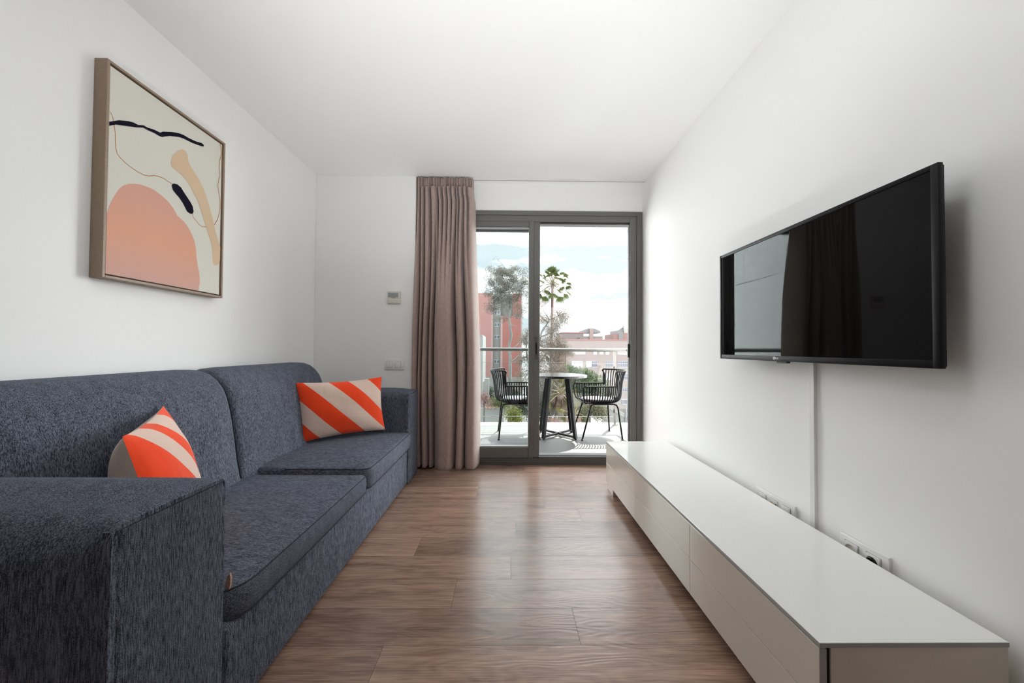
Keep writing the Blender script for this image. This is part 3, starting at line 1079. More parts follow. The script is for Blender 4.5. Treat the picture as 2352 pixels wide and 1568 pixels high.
b = B()
bz = 0.014
b.box(TX, TX+0.014, TY0, TY0+bz+0.004, TZ0, TZ1, 0.002, 2)
b.box(TX, TX+0.014, TY1-bz, TY1, TZ0, TZ1, 0.002, 2)
b.box(TX, TX+0.014, TY0+bz+0.002, TY1-bz, TZ1-bz, TZ1, 0.002, 2)
b.box(TX, TX+0.014, TY0+bz+0.002, TY1-bz, TZ0, TZ0+bz+0.006, 0.002, 2)
tpart(b, 'bezel', TVB)
b = B()
b.box(TX+0.012, TX+0.022, TY0+0.003, TY1-0.003, TZ0+0.003, TZ1-0.003, 0.003, 1)
b.box(TX+0.02, TX+0.05, TY0+0.14, TY1-0.14, TZ0+0.04, TZ1-0.2, 0.01, 2)
tpart(b, 'rear_housing', BLACKP)
tpart(B().box(TX+0.003, TX+0.013, TY0+bz, TY1-bz, TZ0+bz+0.004, TZ1-bz+0.002), 'screen', TVS)
b = B()
b.box(TX+0.048, XR-0.006, 1.22, 1.27, 1.0, 1.25); b.box(TX+0.048, XR-0.006, 1.50, 1.55, 1.0, 1.25)
b.box(XR-0.008, XR-0.001, 1.18, 1.6, 1.03, 1.23)
tpart(b, 'wall_bracket', BLACKP)
b = B()
b.box(TX+0.002, TX+0.016, 1.418, 1.475, TZ0-0.007, TZ0+0.001, 0.002, 1)
tpart(b, 'sensor_bar', BLACKP)
# maker's mark: round face emblem and two letters, facing the room
b = B()
LY, LZ, LR = 1.4835, TZ0+0.0115, 0.0058
b.lathe([(0.0, -0.0004), (LR, -0.0004), (LR, 0.0006), (0.0, 0.0006)], (TX-0.0005, LY, LZ), 28, 'x')
x0, x1 = TX-0.0012, TX+0.0006
yl = LY-LR-0.0025
b.box(x0, x1, yl-0.0016, yl, LZ-0.004, LZ+0.004)
b.box(x0, x1, yl-0.0060, yl, LZ-0.004, LZ-0.0024)
yg = yl-0.0080
ga = [(yg-0.0040+0.0040*math.cos(R(a)), LZ+0.0040*math.sin(R(a))) for a in range(-270-45, 1-0, 15)]
pts = [(TX-0.0006, yg-0.0038-0.0036*math.cos(R(a)), LZ+0.0034*math.sin(R(a))) for a in range(50, 361-20, 18)]
b.tube([(p[0], p[1]+0.0, p[2]) for p in [(TX-0.0006, yg-0.0038-0.0036*math.cos(R(a)), LZ+0.0034*math.sin(R(a))) for a in range(40, 350, 15)]], 0.0008, 6)
b.box(x0, x1, yg-0.0074, yg-0.0036, LZ-0.0007, LZ+0.0007)
b.cur = 1
b.box(TX-0.0014, TX-0.0008, LY-0.0004, LY+0.0008, LZ-0.0028, LZ+0.0030)
b.box(TX-0.0014, TX-0.0008, LY-0.0026, LY+0.0008, LZ-0.0028, LZ-0.0018)
b.box(TX-0.0014, TX-0.0008, LY+0.0018, LY+0.0032, LZ+0.0012, LZ+0.0026)
tpart(b, 'logo', [LOGO, BLACKP])

# cable trunking
b = B()
b.box(XR-0.012, XR-0.0003, 1.389, 1.411, 0.24, 1.02, 0.0008, 1)
tag(b.build('cable_trunking', mat('trunking_white', (0.78, 0.78, 0.77), 0.4)), 'narrow white cable trunking running down the wall below the television', 'cable trunking')


# ------------------------------------------------------------------ wall plates by the bench
def plate(name, label, cat, ya, yb, z1):
    t_ = thing(name, label, cat, (XR, (ya+yb)/2, z1-0.081))
    hw = (yb-ya)/2
    b = B()
    bm = bmesh.new(); bmesh.ops.create_cube(bm, size=1)
    for v in bm.verts: v.co = Vector((-0.0055+v.co.x*0.010, v.co.y*2*hw, 0.0405+v.co.z*0.081))
    ed = [e for e in bm.edges if e.verts[0].co.x < -0.008 and e.verts[1].co.x < -0.008]
    bmesh.ops.bevel(bm, geom=ed, offset=0.004, segments=3, profile=0.5, affect='EDGES')
    b.bm(bm).build('plate', WHITEP, t_)
    return t_


SHD = mat('recess_grey', (0.30, 0.30, 0.29), 0.6)
t = plate('data_socket_plate', 'white triple wall plate with aerial sockets left of the trunking', 'wall socket', 1.489, 1.7195, 0.3580)
for cy_ in (0.071, 0.0, -0.071):
    B().box(-0.0115, -0.009, cy_-0.0235, cy_+0.0235, 0.017, 0.064, 0.0006, 1).build('recess', SHD, t)
B().box(-0.0125, -0.010, 0.071-0.0225, 0.071+0.0225, 0.018, 0.063, 0.001, 2).build('blank_insert', WHITEP, t)
b = B().lathe([(0.0065, -0.0132), (0.0072, -0.0132), (0.0072, -0.0120), (0.0065, -0.0120), (0.0065, -0.0132)], (0, 0.071, 0.042), 24, 'x')
b.build('round_mark', SHD, t)
B().box(-0.0125, -0.010, -0.0225, 0.0225, 0.018, 0.063, 0.001, 2).build('aerial_insert', WHITEP, t)
B().lathe([(0, -0.022), (0.0045, -0.022), (0.0048, -0.018), (0.0068, -0.018), (0.0068, -0.0122), (0, -0.0122)], (0, 0.011, 0.0445), 20, 'x').build('brass_plug', BRASS, t)
for y_, r_ in ((-0.013, 0.0050), (-0.004, 0.0022)):
    B().lathe([(0, -0.0128), (r_, -0.0128), (r_, -0.0120), (0, -0.0120)], (0, y_, 0.0455), 18, 'x').build('socket_hole', BLACKP, t)
B().box(-0.0165, -0.010, -0.071-0.0225, -0.071+0.0225, 0.018, 0.063, 0.0025, 2).build('blank_insert', WHITEP, t)

t = plate('power_socket', 'white double power socket with a black plug right of the trunking', 'power socket', 1.1197, 1.2848, 0.3600)
for i, cy_ in enumerate((0.039, -0.035)):
    B().box(-0.0112, -0.009, cy_-0.0255, cy_+0.0255, 0.0145, 0.0655, 0.0005, 1).build('recess', SHD, t)
    b = B()
    rr = 0.0195
    # square face with a round well
    sq = []
    nn = 32
    for k_ in range(nn):
        a = 2*math.pi*(k_+0.5)/nn
        c_, s_ = math.cos(a), math.sin(a)
        q = 0.0243/max(abs(c_), abs(s_))
        sq.append((q*c_, q*s_))
    rows = [[(0.0, cy_+p[0], 0.040+p[1]) for p in sq], [(-0.0065, cy_+p[0]*0.985, 0.040+p[1]*0.985) for p in sq],
            [(-0.0065, cy_+rr*math.cos(2*math.pi*(k_+0.5)/nn), 0.040+rr*math.sin(2*math.pi*(k_+0.5)/nn)) for k_ in range(nn)],
            [(-0.0010, cy_+rr*0.96*math.cos(2*math.pi*(k_+0.5)/nn), 0.040+rr*0.96*math.sin(2*math.pi*(k_+0.5)/nn)) for k_ in range(nn)],
            [(-0.0010, cy_+0.0001*math.cos(2*math.pi*(k_+0.5)/nn), 0.040+0.0001*math.sin(2*math.pi*(k_+0.5)/nn)) for k_ in range(nn)]]
    b.grid(rows, wrap=True)
    f_ = b.build('socket_insert', WHITEP, t, fixn=False)
    f_.location.x = -0.0105
    if i == 0:
        B().lathe([(0, -0.0018), (0.0028, -0.0018), (0.0028, -0.0006), (0, -0.0006)], (0.0, cy_-0.0095, 0.040), 14, 'x').build('pin_hole', BLACKP, f_)
        B().lathe([(0, -0.0018), (0.0028, -0.0018), (0.0028, -0.0006), (0, -0.0006)], (0.0, cy_+0.0095, 0.040), 14, 'x').build('pin_hole', BLACKP, f_)
        B().box(-0.0055, -0.001, cy_-0.003, cy_+0.003, 0.0560, 0.0588).build('earth_contact', BRASS, f_)
B().lathe([(0, -0.0205), (0.0150, -0.0205), (0.0182, -0.018), (0.0186, -0.012), (0, -0.012)], (0, -0.035, 0.040), 28, 'x').build('black_plug', BLACKP, t)
B().box(-0.0225, -0.0195, -0.0375, -0.0325, 0.030, 0.050, 0.001, 2).build('plug_grip', BLACKP, t)

# ------------------------------------------------------------------ low media bench
BX0, BX1, BY0, BY1 = 0.690, 1.1125, 0.8365, 2.6430
cab = thing('media_bench', 'long low gloss beige drawer bench with white glass top under the television', 'cabinet', (0.905, 1.74, 0))
cinv = Matrix.Translation(cab.location).inverted()


def cpart(bb, name, m, parent=None):
    o = bb.build(name, m, parent or cab); 
    if parent is None: o.matrix_parent_inverse = cinv
    return o


b = B().box(BX0, BX1, BY0, BY1, 0.3215, 0.3320, 0.0006, 1)
o = cpart(b, 'top_panel', CABT)
b = B()
b.box(BX0-0.0002, BX1+0.0002, BY0-0.0003, BY1+0.0002, 0.3213, 0.3308)
cpart(b, 'glass_edge', CABE, o)
cpart(B().box(BX0+0.026, BX1, BY0+0.002, BY1-0.002, 0.057, 0.3195), 'carcass', CABF)
cpart(B().box(BX0+0.019, BX0+0.028, BY0+0.006, BY1-0.006, 0.06, 0.318), 'front_gap', GAP)
ys = [BY0+0.001, 1.4335, 2.0487, BY1-0.002]
for a_, b_ in zip(ys, ys[1:]):
    for z0, z1 in ((0.057, 0.1858), (0.1882, 0.3180)):
        ob = B().box(BX0, BX0+0.0155, a_+0.0012, b_-0.0012, z0, z1, 0.0008, 1)
        d_ = cpart(ob, 'drawer_front', CABF)
cpart(B().box(BX0+0.0010, BX0+0.0158, BY0+0.0013, BY0+0.0022, 0.0575, 0.3178), 'panel_edge', CABE)
for x_ in (0.704, 1.03):
    for y_ in (0.86, 2.52):
        cpart(B().box(x_+(0.012 if y_ < 2.5 and x_ < 0.8 else 0), x_+0.05, y_, y_+0.136, 0.0, 0.058, 0.001, 1), 'foot', CABF)

# ================================================================== the balcony
ZB = -0.05
YF = 5.285                      # far edge of the tiles
b = B()
xs = [-2.45, -1.45, -0.29, 0.873, 1.75]
ysb = [3.46, 3.52, 4.12, 4.72, YF]
for xa, xb in zip(xs, xs[1:]):
    for ya, yb in zip(ysb, ysb[1:]):
        b.add([(xa+.001, ya+.001, ZB), (xb-.001, ya+.001, ZB), (xb-.001, yb-.001, ZB), (xa+.001, yb-.001, ZB)], [(0, 1, 2, 3)])
b.cur = 1
b.box(-2.45, 1.75, 3.46, YF, ZB-0.25, ZB-0.0015)
b.cur = 0
b.add([(-2.45, YF+.0005, ZB), (1.75, YF+.0005, ZB), (1.75, YF+.0005, ZB-0.03), (-2.45, YF+.0005, ZB-0.03)], [(3, 2, 1, 0)])
struct(b.build('balcony_floor', [TILE, GROUT], fixn=False))
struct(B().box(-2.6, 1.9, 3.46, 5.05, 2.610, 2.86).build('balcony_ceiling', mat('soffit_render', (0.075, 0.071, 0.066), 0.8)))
# wing of the building on the left, clad in large cement boards
b = B()
WX = -3.3
b.box(WX-0.3, WX-0.01, 5.4, 11.8, -7, 4.0)
b.cur = 1
for i in range(4):
    for k in range(7):
        y0, z0 = 5.4+1.6*i, -6.5+1.5*k
        b.box(WX-0.01, WX, y0+0.006, y0+1.594, z0+0.006, z0+1.494)
b.cur = 2
for i in range(4):
    for k in range(7):
        for dy in (0.06, 0.8, 1.54):
            for dz in (0.06, 1.44):
                y0, z0 = 5.4+1.6*i+dy, -6.5+1.5*k+dz
                b.box(WX, WX+0.002, y0-0.012, y0+0.012, z0-0.012, z0+0.012)
struct(b.build('wall_wing', [GAP, PANEL, mat('screw_grey', (0.25, 0.25, 0.25), 0.5)]))

# the building's own facade around the door
b = B()
b.box(XR+0.2, 9, 3.2, YO, -7, 8)
b.box(-9, XL-0.2, 3.2, YO, -7, 8)
b.box(XL-0.2, XR+0.2, 3.2, YO, ZC+0.2, 8)
b.box(XL-0.2, XR+0.2, 3.2, YO, -7, -0.16)
struct(b.build('wall_facade', SLABW))

# railing
YR = 5.10
rail = thing('balcony_railing', 'steel and glass balcony railing behind the outdoor table', 'railing', (-0.3, YR, ZB))
rinv = Matrix.Translation(rail.location).inverted()


def rpart(bb, name, m, parent=None):
    o = bb.build(name, m, parent or rail)
    if parent is None: o.matrix_parent_inverse = rinv
    return o


rpart(B().tube([(-2.35, YR, 0.963), (1.62, YR, 0.960)], 0.0225, 16), 'handrail', STEEL)
rpart(B().tube([(1.62, YR-0.02, 0.960), (1.62, 3.5, 0.960)], 0.0225, 16), 'handrail', STEEL)
for xa, xb in ((-2.3, -0.62), (-0.58, 1.425), ):
    rpart(B().box(xa, xb, YR-0.005, YR+0.005, 0.0605, 0.7915), 'glass_panel', GLASSR)
    o = rail.children[-1]
    e = B()
    e.box(xa, xb, YR-0.0048, YR+0.0048, 0.7880, 0.7922)
    e.box(xa, xb, YR-0.0048, YR+0.0048, 0.0590, 0.0640)
    rpart(e, 'polished_edge', mat('glass_edge_pale', (0.16, 0.17, 0.165), 0.5), o)
rpart(B().box(1.615, 1.625, 3.55, YR-0.06, 0.0605, 0.7915), 'glass_panel', GLASSR)
o = rail.children[-1]
e = B().box(1.6152, 1.6248, 3.55, YR-0.06, 0.7880, 0.7922)
e.box(1.6152, 1.6248, 3.55, YR-0.06, 0.059, 0.064)
rpart(e, 'polished_edge', mat('glass_edge_pale', (0.16, 0.17, 0.165), 0.5), o)
rpart(B().box(1.468, 1.618, YR-0.005, YR+0.005, 0.0605, 0.7915), 'glass_panel', GLASSR)
for x_ in (-2.3, -0.60, 1.452):
    po_ = rpart(B().box(x_-0.010, x_+0.010, YR+0.006, YR+0.046, ZB+0.0, 0.945, 0.001, 1), 'post', STEEL)
    rpart(B().box(x_-0.035, x_+0.035, YR-0.01, YR+0.06, ZB, ZB+0.008, 0.001, 1), 'base_plate', STEEL, po_)
    for z_ in (0.14, 0.715):
        rpart(B().box(x_-0.026, x_-0.004, YR-0.012, YR+0.012, z_-0.025, z_+0.025, 0.002, 1), 'glass_clamp', mat('clamp_grey', (0.03, 0.03, 0.03), 0.4), po_)

# ------------------------------------------------------------------ bistro table
tb = thing('bistro_table', 'round dark bistro table with crossed legs between two balcony chairs', 'table', (0.598, 4.485, ZB))
ZT = 0.668-ZB
b = B().lathe([(0, ZT), (0.338, ZT), (0.340, ZT-0.002), (0.340, ZT-0.002)], n=72)
b.build('top_sheet', TABT, tb)
B().lathe([(0, ZT-0.0005), (0.3405, ZT-0.0015), (0.3405, ZT-0.024), (0.338, ZT-0.026), (0, ZT-0.026)], n=72).build('tabletop', TERR, tb)
foot = [(-0.187, -0.192), (0.172, -0.206), (0.190, 0.176), (-0.182, 0.222)]
for fx, fy in foot:
    tx, ty = fx*0.62, fy*0.62
    lg = B().bar((tx, ty, ZT-0.026), (fx, fy, 0.010), 0.034, 0.034, roll=(1, 1, 0)).build('leg', CHAIRM, tb)
    B().box(fx-0.012, fx+0.012, fy-0.012, fy+0.012, 0.0, 0.010).build('leg_glide', BLACKP, lg)
for a_, c_ in ((0, 2), (1, 3)):
    B().bar((foot[a_][0], foot[a_][1], 0.028), (foot[c_][0], foot[c_][1], 0.028), 0.030, 0.018).build('stretcher', CHAIRM, tb)
b = B()
for a_, c_ in ((0, 2), (1, 3)):
    b.bar((foot[a_][0]*0.66, foot[a_][1]*0.66, ZT-0.034), (foot[c_][0]*0.66, foot[c_][1]*0.66, ZT-0.034), 0.03, 0.014)
b.build('top_cross', CHAIRM, tb)


# ------------------------------------------------------------------ wire armchair (faces local +X)
def make_chair():
    root = thing('wire_armchair', 'chair', 'chair')
    SZ, AZ, BZ = 0.415, 0.600, 0.772      # seat ring, arm rail, top of the back
    XFr, YW, XB, XE = 0.225, 0.243, -0.275, -0.07

    def plan(s, yw, xb, xf):
        """s from 0 (front of right arm) along the rear to 1 (front of left arm)"""
        La = xf-XE
        ell = math.pi*math.sqrt(((XE-xb)**2+yw**2)/2)
        T = 2*La+ell
        d = s*T
        if d < La: return (xf-d, -yw)
        if d > La+ell: return (XE+(d-La-ell), yw)
        a = (d-La)/ell*math.pi
        return (XE-(XE-xb)*math.sin(a), -yw*math.cos(a))
    n = 43
    rail_pts, wires = [], B()
    backsel = []
    for i in range(n):
        s_ = i/(n-1)
        x, y = plan(s_, YW, XB, XFr)
        xs_, ys_ = plan(s_, 0.165, -0.195, XFr-0.03)
        is_back = x < -0.135
        # wire: under the seat, round the bottom curve, up to the rail
        pts = [(xs_*0.80+0.01, ys_*0.80, SZ-0.004), (xs_, ys_, SZ-0.004)]
        for k in range(1, 6):
            a = math.pi/2*k/5
            pts.append((xs_+(x-xs_)*0.86*math.sin(a), ys_+(y-ys_)*0.86*math.sin(a), SZ-0.004+0.075*(1-math.cos(a))))
        pts.append((x, y, AZ-0.03))
        if is_back:
            fl = 0.045
            nx, ny = x-XE, y
            ln_ = math.hypot(nx, ny)
            pts.append((x+nx/ln_*0.006, y+ny/ln_*0.006, AZ+0.04))
            pts.append((x+nx/ln_*0.025, y+ny/ln_*0.022, BZ-0.05))
            pts.append((x+nx/ln_*fl, y+ny/ln_*0.036, BZ))
            backsel.append(pts[-1])
        else:
            pts.append((x, y, AZ))
        if i in (0, n-1):
            continue
        wires.tube(pts, 0.0064, 6)
    wires.build('wire_shell', CHAIRM, root, ang=60)
    # arm rails with the front upright
    for sg in (-1, 1):
        pts = []
        for k in range(13):
            x = XFr-(XFr-(-0.150))*k/12
            yy = sg*YW if x > XE else sg*YW*math.sqrt(max(0, 1-((XE-x)/(XE-XB))**2))
            pts.append((x, yy, AZ))
        front = [(XFr-0.05, sg*0.15, SZ-0.006), (XFr-0.03, sg*0.17, SZ-0.004), (XFr-0.012, sg*0.212, SZ+0.015), (XFr+0.002, sg*0.236, SZ+0.06), (XFr+0.008, sg*YW, AZ-0.03), (XFr+0.004, sg*YW, AZ-0.008)]
        B().tube(front+pts, 0.0085, 8).build('arm_rail', CHAIRM, root, ang=60)
    # back rail: loop over the wire tops and down to the arms at both ends
    e0, e1 = backsel[0], backsel[-1]

    def down(e, sg):
        x = -0.152
        yy = sg*YW*math.sqrt(1-((XE-x)/(XE-XB))**2)
        return [(x+0.006, yy, AZ-0.02), (x+0.004, yy+sg*0.003, AZ+0.05), (x-0.004, yy+sg*0.020, BZ-0.06), (e[0]+0.012, e[1]-0.0*sg+sg*0.004, BZ-0.012)]
    pts = down(e0, -1)+backsel+down(e1, 1)[::-1]
    B().tube(pts, 0.0095, 8).build('back_rail', CHAIRM, root, ang=60)
    # seat rings and under frame
    ring_ = [plan(i/40, 0.165, -0.195, XFr-0.03) for i in range(41)]
    ring_ = [(x, y, SZ-0.010) for x, y in ring_]
    b = B().tube(ring_, 0.007, 8, closed=True)
    b.tube([(x*0.62+0.01, y*0.62, SZ-0.010) for x, y, _ in ring_], 0.006, 6, closed=True)
    for yy in (-0.09, 0.0, 0.09): b.tube([(-0.15, yy, SZ-0.012), (XFr-0.035, yy, SZ-0.012)], 0.006, 6)
    b.build('seat_frame', CHAIRM, root, ang=60)
    cu = []
    for i in range(48):
        a = 2*math.pi*i/48
        ex = 0.185*math.copysign(abs(math.cos(a))**0.8, math.cos(a))+0.005
        ey = 0.178*math.copysign(abs(math.sin(a))**0.8, math.sin(a))
        cu.append((ex, ey))
    b = B().grid([[(x*k_, y*k_, z_) for x, y in cu] for k_, z_ in ((0.001, SZ), (0.93, SZ), (1.0, SZ+0.010), (1.0, SZ+0.022), (0.95, SZ+0.031), (0.6, SZ+0.035), (0.001, SZ+0.036))], wrap=True)
    b.build('seat_pad', CUSHW, root, ang=70)
    # legs: the front pair rakes forward, the rear pair stands nearly straight
    for sg in (-1, 1):
        lf = B().tube([(0.05, sg*0.178, SZ-0.021), (0.105, sg*0.181, SZ-0.021), (0.128, sg*0.184, SZ-0.032), (0.140, sg*0.188, SZ-0.065), (0.243, sg*0.232, 0.012)], 0.0098, 8).build('leg', CHAIRM, root, ang=60)
        B().lathe([(0, 0.0), (0.015, 0.0), (0.015, 0.006), (0.007, 0.016), (0, 0.016)], (0.2435, sg*0.2325, 0), 14).build('foot_pad', BLACKP, lf)
        lr = B().tube([(0.06, sg*0.178, SZ-0.021), (-0.135, sg*0.178, SZ-0.021), (-0.165, sg*0.180, SZ-0.030), (-0.182, sg*0.185, SZ-0.062), (-0.216, sg*0.232, 0.012)], 0.0098, 8).build('leg', CHAIRM, root, ang=60)
        B().lathe([(0, 0.0), (0.015, 0.0), (0.015, 0.006), (0.007, 0.016), (0, 0.016)], (-0.2165, sg*0.2325, 0), 14).build('foot_pad', BLACKP, lr)
    return root


c1 = make_chair()
c1.location = (1.072, 4.492, ZB); c1.rotation_euler = (0, 0, R(183))
tag(c1, 'black wire armchair with pale seat pad right of the balcony table', 'chair', 'wire armchairs on the balcony')
c2 = copy_tree(c1)
c2.location = (0.115, 4.505, ZB); c2.rotation_euler = (0, 0, R(2))
tag(c2, 'black wire armchair behind glass left of the balcony table', 'chair', 'wire armchairs on the balcony')

# ================================================================== beyond the balcony
ZG = -12.5
struct(B().add([(-140, 5.6, ZG), (160, 5.6, ZG), (160, 260, ZG), (-140, 260, ZG)], [(0, 1, 2, 3)]).build('ground', mat('ground_paving', (0.030, 0.0295, 0.0275), 0.9, var=0.2, scale=0.3)))

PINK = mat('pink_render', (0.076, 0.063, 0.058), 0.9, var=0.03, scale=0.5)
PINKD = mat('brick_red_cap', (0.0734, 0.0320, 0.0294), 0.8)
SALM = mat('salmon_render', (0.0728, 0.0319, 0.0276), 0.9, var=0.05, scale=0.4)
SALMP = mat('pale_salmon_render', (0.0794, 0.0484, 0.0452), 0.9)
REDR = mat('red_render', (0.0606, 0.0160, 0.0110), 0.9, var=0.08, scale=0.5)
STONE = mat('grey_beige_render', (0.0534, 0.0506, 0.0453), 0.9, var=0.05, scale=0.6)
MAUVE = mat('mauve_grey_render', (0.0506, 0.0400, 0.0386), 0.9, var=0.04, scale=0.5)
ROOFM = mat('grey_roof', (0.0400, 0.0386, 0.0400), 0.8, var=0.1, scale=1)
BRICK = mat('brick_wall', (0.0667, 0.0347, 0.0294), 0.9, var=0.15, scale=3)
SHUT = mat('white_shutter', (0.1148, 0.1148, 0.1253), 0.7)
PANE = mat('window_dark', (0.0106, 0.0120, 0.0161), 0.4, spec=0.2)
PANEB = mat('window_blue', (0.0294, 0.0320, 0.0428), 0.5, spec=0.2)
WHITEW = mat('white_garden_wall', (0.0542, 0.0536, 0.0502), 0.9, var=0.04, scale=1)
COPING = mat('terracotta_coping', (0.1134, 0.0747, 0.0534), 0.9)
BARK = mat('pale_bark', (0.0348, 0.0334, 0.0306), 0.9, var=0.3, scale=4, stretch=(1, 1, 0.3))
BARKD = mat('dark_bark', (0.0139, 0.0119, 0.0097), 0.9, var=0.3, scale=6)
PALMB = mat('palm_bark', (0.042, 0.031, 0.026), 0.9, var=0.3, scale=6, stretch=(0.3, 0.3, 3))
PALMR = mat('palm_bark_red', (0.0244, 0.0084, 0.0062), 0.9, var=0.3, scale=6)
def leafmat(name, col, tr=0.4):
    m, n, l, p = new_mat(name)
    n.remove(p)
    o = n['Material Output']
    oi = n.new('ShaderNodeAttribute'); oi.attribute_name = 'tone'
    cr = n.new('ShaderNodeValToRGB')
    cr.color_ramp.elements[0].color = (*[c*0.55 for c in col], 1)
    cr.color_ramp.elements[1].color = (*[c*1.5 for c in col], 1)
    l.new(oi.outputs['Fac'], cr.inputs[0])
    d = n.new('ShaderNodeBsdfDiffuse'); t = n.new('ShaderNodeBsdfTranslucent')
    l.new(cr.outputs[0], d.inputs[0]); l.new(cr.outputs[0], t.inputs[0])
    mx = n.new('ShaderNodeMixShader'); mx.inputs[0].default_value = tr
    l.new(d.outputs[0], mx.inputs[1]); l.new(t.outputs[0], mx.inputs[2])
    l.new(mx.outputs[0], o.inputs['Surface'])
    return m


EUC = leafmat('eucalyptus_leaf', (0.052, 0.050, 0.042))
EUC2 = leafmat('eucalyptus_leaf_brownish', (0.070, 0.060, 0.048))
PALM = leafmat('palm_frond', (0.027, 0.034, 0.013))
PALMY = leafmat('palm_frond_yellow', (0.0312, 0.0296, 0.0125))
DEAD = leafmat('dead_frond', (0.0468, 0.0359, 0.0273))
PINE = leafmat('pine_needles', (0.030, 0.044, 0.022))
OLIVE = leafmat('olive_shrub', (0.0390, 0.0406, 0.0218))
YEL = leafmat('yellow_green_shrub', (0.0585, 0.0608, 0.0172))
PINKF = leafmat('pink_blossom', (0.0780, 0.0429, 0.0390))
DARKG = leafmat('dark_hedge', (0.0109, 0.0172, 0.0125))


def leaves(b, tones, c, rnd, rad, n, ln, wd, droop=0.5):
    """n small pointed leaves scattered in a ball of radius rad at c"""
    for _ in range(n):
        while True:
            q = Vector((rnd.uniform(-1, 1), rnd.uniform(-1, 1), rnd.uniform(-1, 1)))
            if q.length < 1: break
        p = c+Vector((q.x*rad[0], q.y*rad[1], q.z*rad[2]))
        d = Vector((rnd.uniform(-1, 1), rnd.uniform(-1, 1), rnd.uniform(-1, 0.6)-droop)).normalized()
        s = d.cross(Vector((rnd.uniform(-1, 1), rnd.uniform(-1, 1), rnd.uniform(-1, 1)))).normalized()
        L_ = ln*rnd.uniform(0.6, 1.3); W = wd*rnd.uniform(0.7, 1.2)
        b.add([p, p+d*L_*0.45+s*W, p+d*L_, p+d*L_*0.45-s*W], [(0, 1, 2, 3)])
        tones.append(rnd.random())


def leafmesh(b, tones, name, m, parent):
    o = b.build(name, m, parent, fixn=False)
    a = o.data.attributes.new('tone', 'FLOAT', 'FACE')
    a.data.foreach_set('value', tones)
    return o


def px_tree(name, label, cat, y, base, blobs, limbs, leaf, ln, wd, bark, seed, clump=0.35, group=None, droop=0.5, dens=1.0):
    """tree at distance y: trunk and limbs as polylines of (px, py, depth offset, radius), crown as blobs"""
    rnd = random.Random(seed)
    bp = at(base[0], base[1], y=y)
    t_ = thing(name, label, cat, (bp.x, y, ZG), 0, group)
    iv = Matrix.Translation(t_.location).inverted()
    b = B()
    tips = []
    for lm in limbs:
        pts = []; rr = []
        for px, py, dy, r_ in lm:
            p = at(px, py, y=y+dy)
            if py > 1000: p.z = ZG
            pts.append(p); rr.append(r_)
        fine = []; fr = []
        for i in range(len(pts)-1):
            for k in range(4):
                u = k/4
                q = pts[i].lerp(pts[i+1], u)
                q += Vector((rnd.uniform(-1, 1), rnd.uniform(-1, 1), 0))*rr[i]*0.25*(1 if k else 0)
                fine.append(q); fr.append(rr[i]*(1-u)+rr[i+1]*u)
        fine.append(pts[-1]); fr.append(rr[-1])
        b.tube(fine, fr, 7)
        tips += fine[len(fine)//3:]
    lb = B(); tones = []
    for cx_, cy_, rx, ry, m_, n_ in blobs:
        c = at(cx_, cy_, y=y)
        sx, sz = rx*y/F, ry*y/F
        for _ in range(m_):
            while True:
                q = Vector((rnd.uniform(-1, 1), rnd.uniform(-1, 1), rnd.uniform(-1, 1)))
                if q.length < 1: break
            cc = c+Vector((q.x*sx, q.y*max(sx, 0.5)*0.9, q.z*sz))
            leaves(lb, tones, cc, rnd, (clump, clump, clump*0.8), int(n_*dens), ln, wd, droop)
            if tips and rnd.random() < 0.55:
                near = min(tips, key=lambda p: (p-cc).length)
                if (near-cc).length < 3.5:
                    mid = near.lerp(cc, 0.5)+Vector((rnd.uniform(-.1, .1), rnd.uniform(-.1, .1), rnd.uniform(0, .15)))
                    b.tube([near, mid, cc], [0.028, 0.018, 0.006], 5)
    if b.v:
        tr = b.build('trunk', bark, t_, ang=80); tr.matrix_parent_inverse = iv
    fo = leafmesh(lb, tones, 'foliage', leaf, t_); fo.matrix_parent_inverse = iv
    return t_


# eucalyptus in front of the red tower
px_tree('eucalyptus_tree', 'tall slender eucalyptus with pale trunk in front of the red tower block', 'tree', 30.0, (1171, 1010),
        [(1160, 660, 44, 42, 46, 26), (1142, 640, 30, 36, 20, 24), (1185, 640, 28, 34, 22, 24), (1128, 672, 16, 20, 9, 22), (1150, 625, 25, 22, 12, 22), (1168, 695, 40, 24, 16, 20),
         (1122, 705, 12, 16, 6, 16), (1205, 665, 16, 26, 12, 20), (1138, 592, 3, 5, 1, 4), (1134, 715, 14, 14, 5, 16), (1150, 728, 16, 10, 4, 14), (1190, 715, 14, 14, 5, 16), (1206, 700, 8, 16, 4, 14)],
        [[(1171, 1010, 0, .17), (1171, 900, 0, .15), (1172, 840, 0, .135), (1171, 815, 0, .12), (1168, 804, 0, .11), (1174, 770, 0, .11), (1170, 730, 0, .10), (1171, 715, 0, .09), (1173, 695, .2, .06), (1168, 665, .3, .03), (1172, 635, .2, .015)],
         [(1170, 722, 0, .06), (1160, 705, -.3, .04), (1152, 690, -.5, .025), (1138, 670, -.5, .012)],
         [(1172, 712, 0, .05), (1186, 690, .3, .035), (1196, 668, .5, .02), (1208, 650, .4, .01)],
         [(1171, 832, 0, .07), (1182, 826, -.2, .06), (1196, 812, -.3, .05), (1206, 800, -.3, .03), (1216, 780, -.2, .02)],
         [(1171, 815, 0, .06), (1184, 796, .3, .05), (1198, 782, .5, .035), (1204, 768, .6, .02)],
         [(1172, 728, 0, .04), (1185, 726, -.2, .03), (1193, 732, -.2, .02), (1202, 745, -.2, .01)],
         [(1174, 747, 0, .03), (1184, 748, .2, .02), (1192, 760, .2, .012)]],
        EUC, 0.115, 0.014, BARK, 5, 0.36, None, 0.5, 7.0)
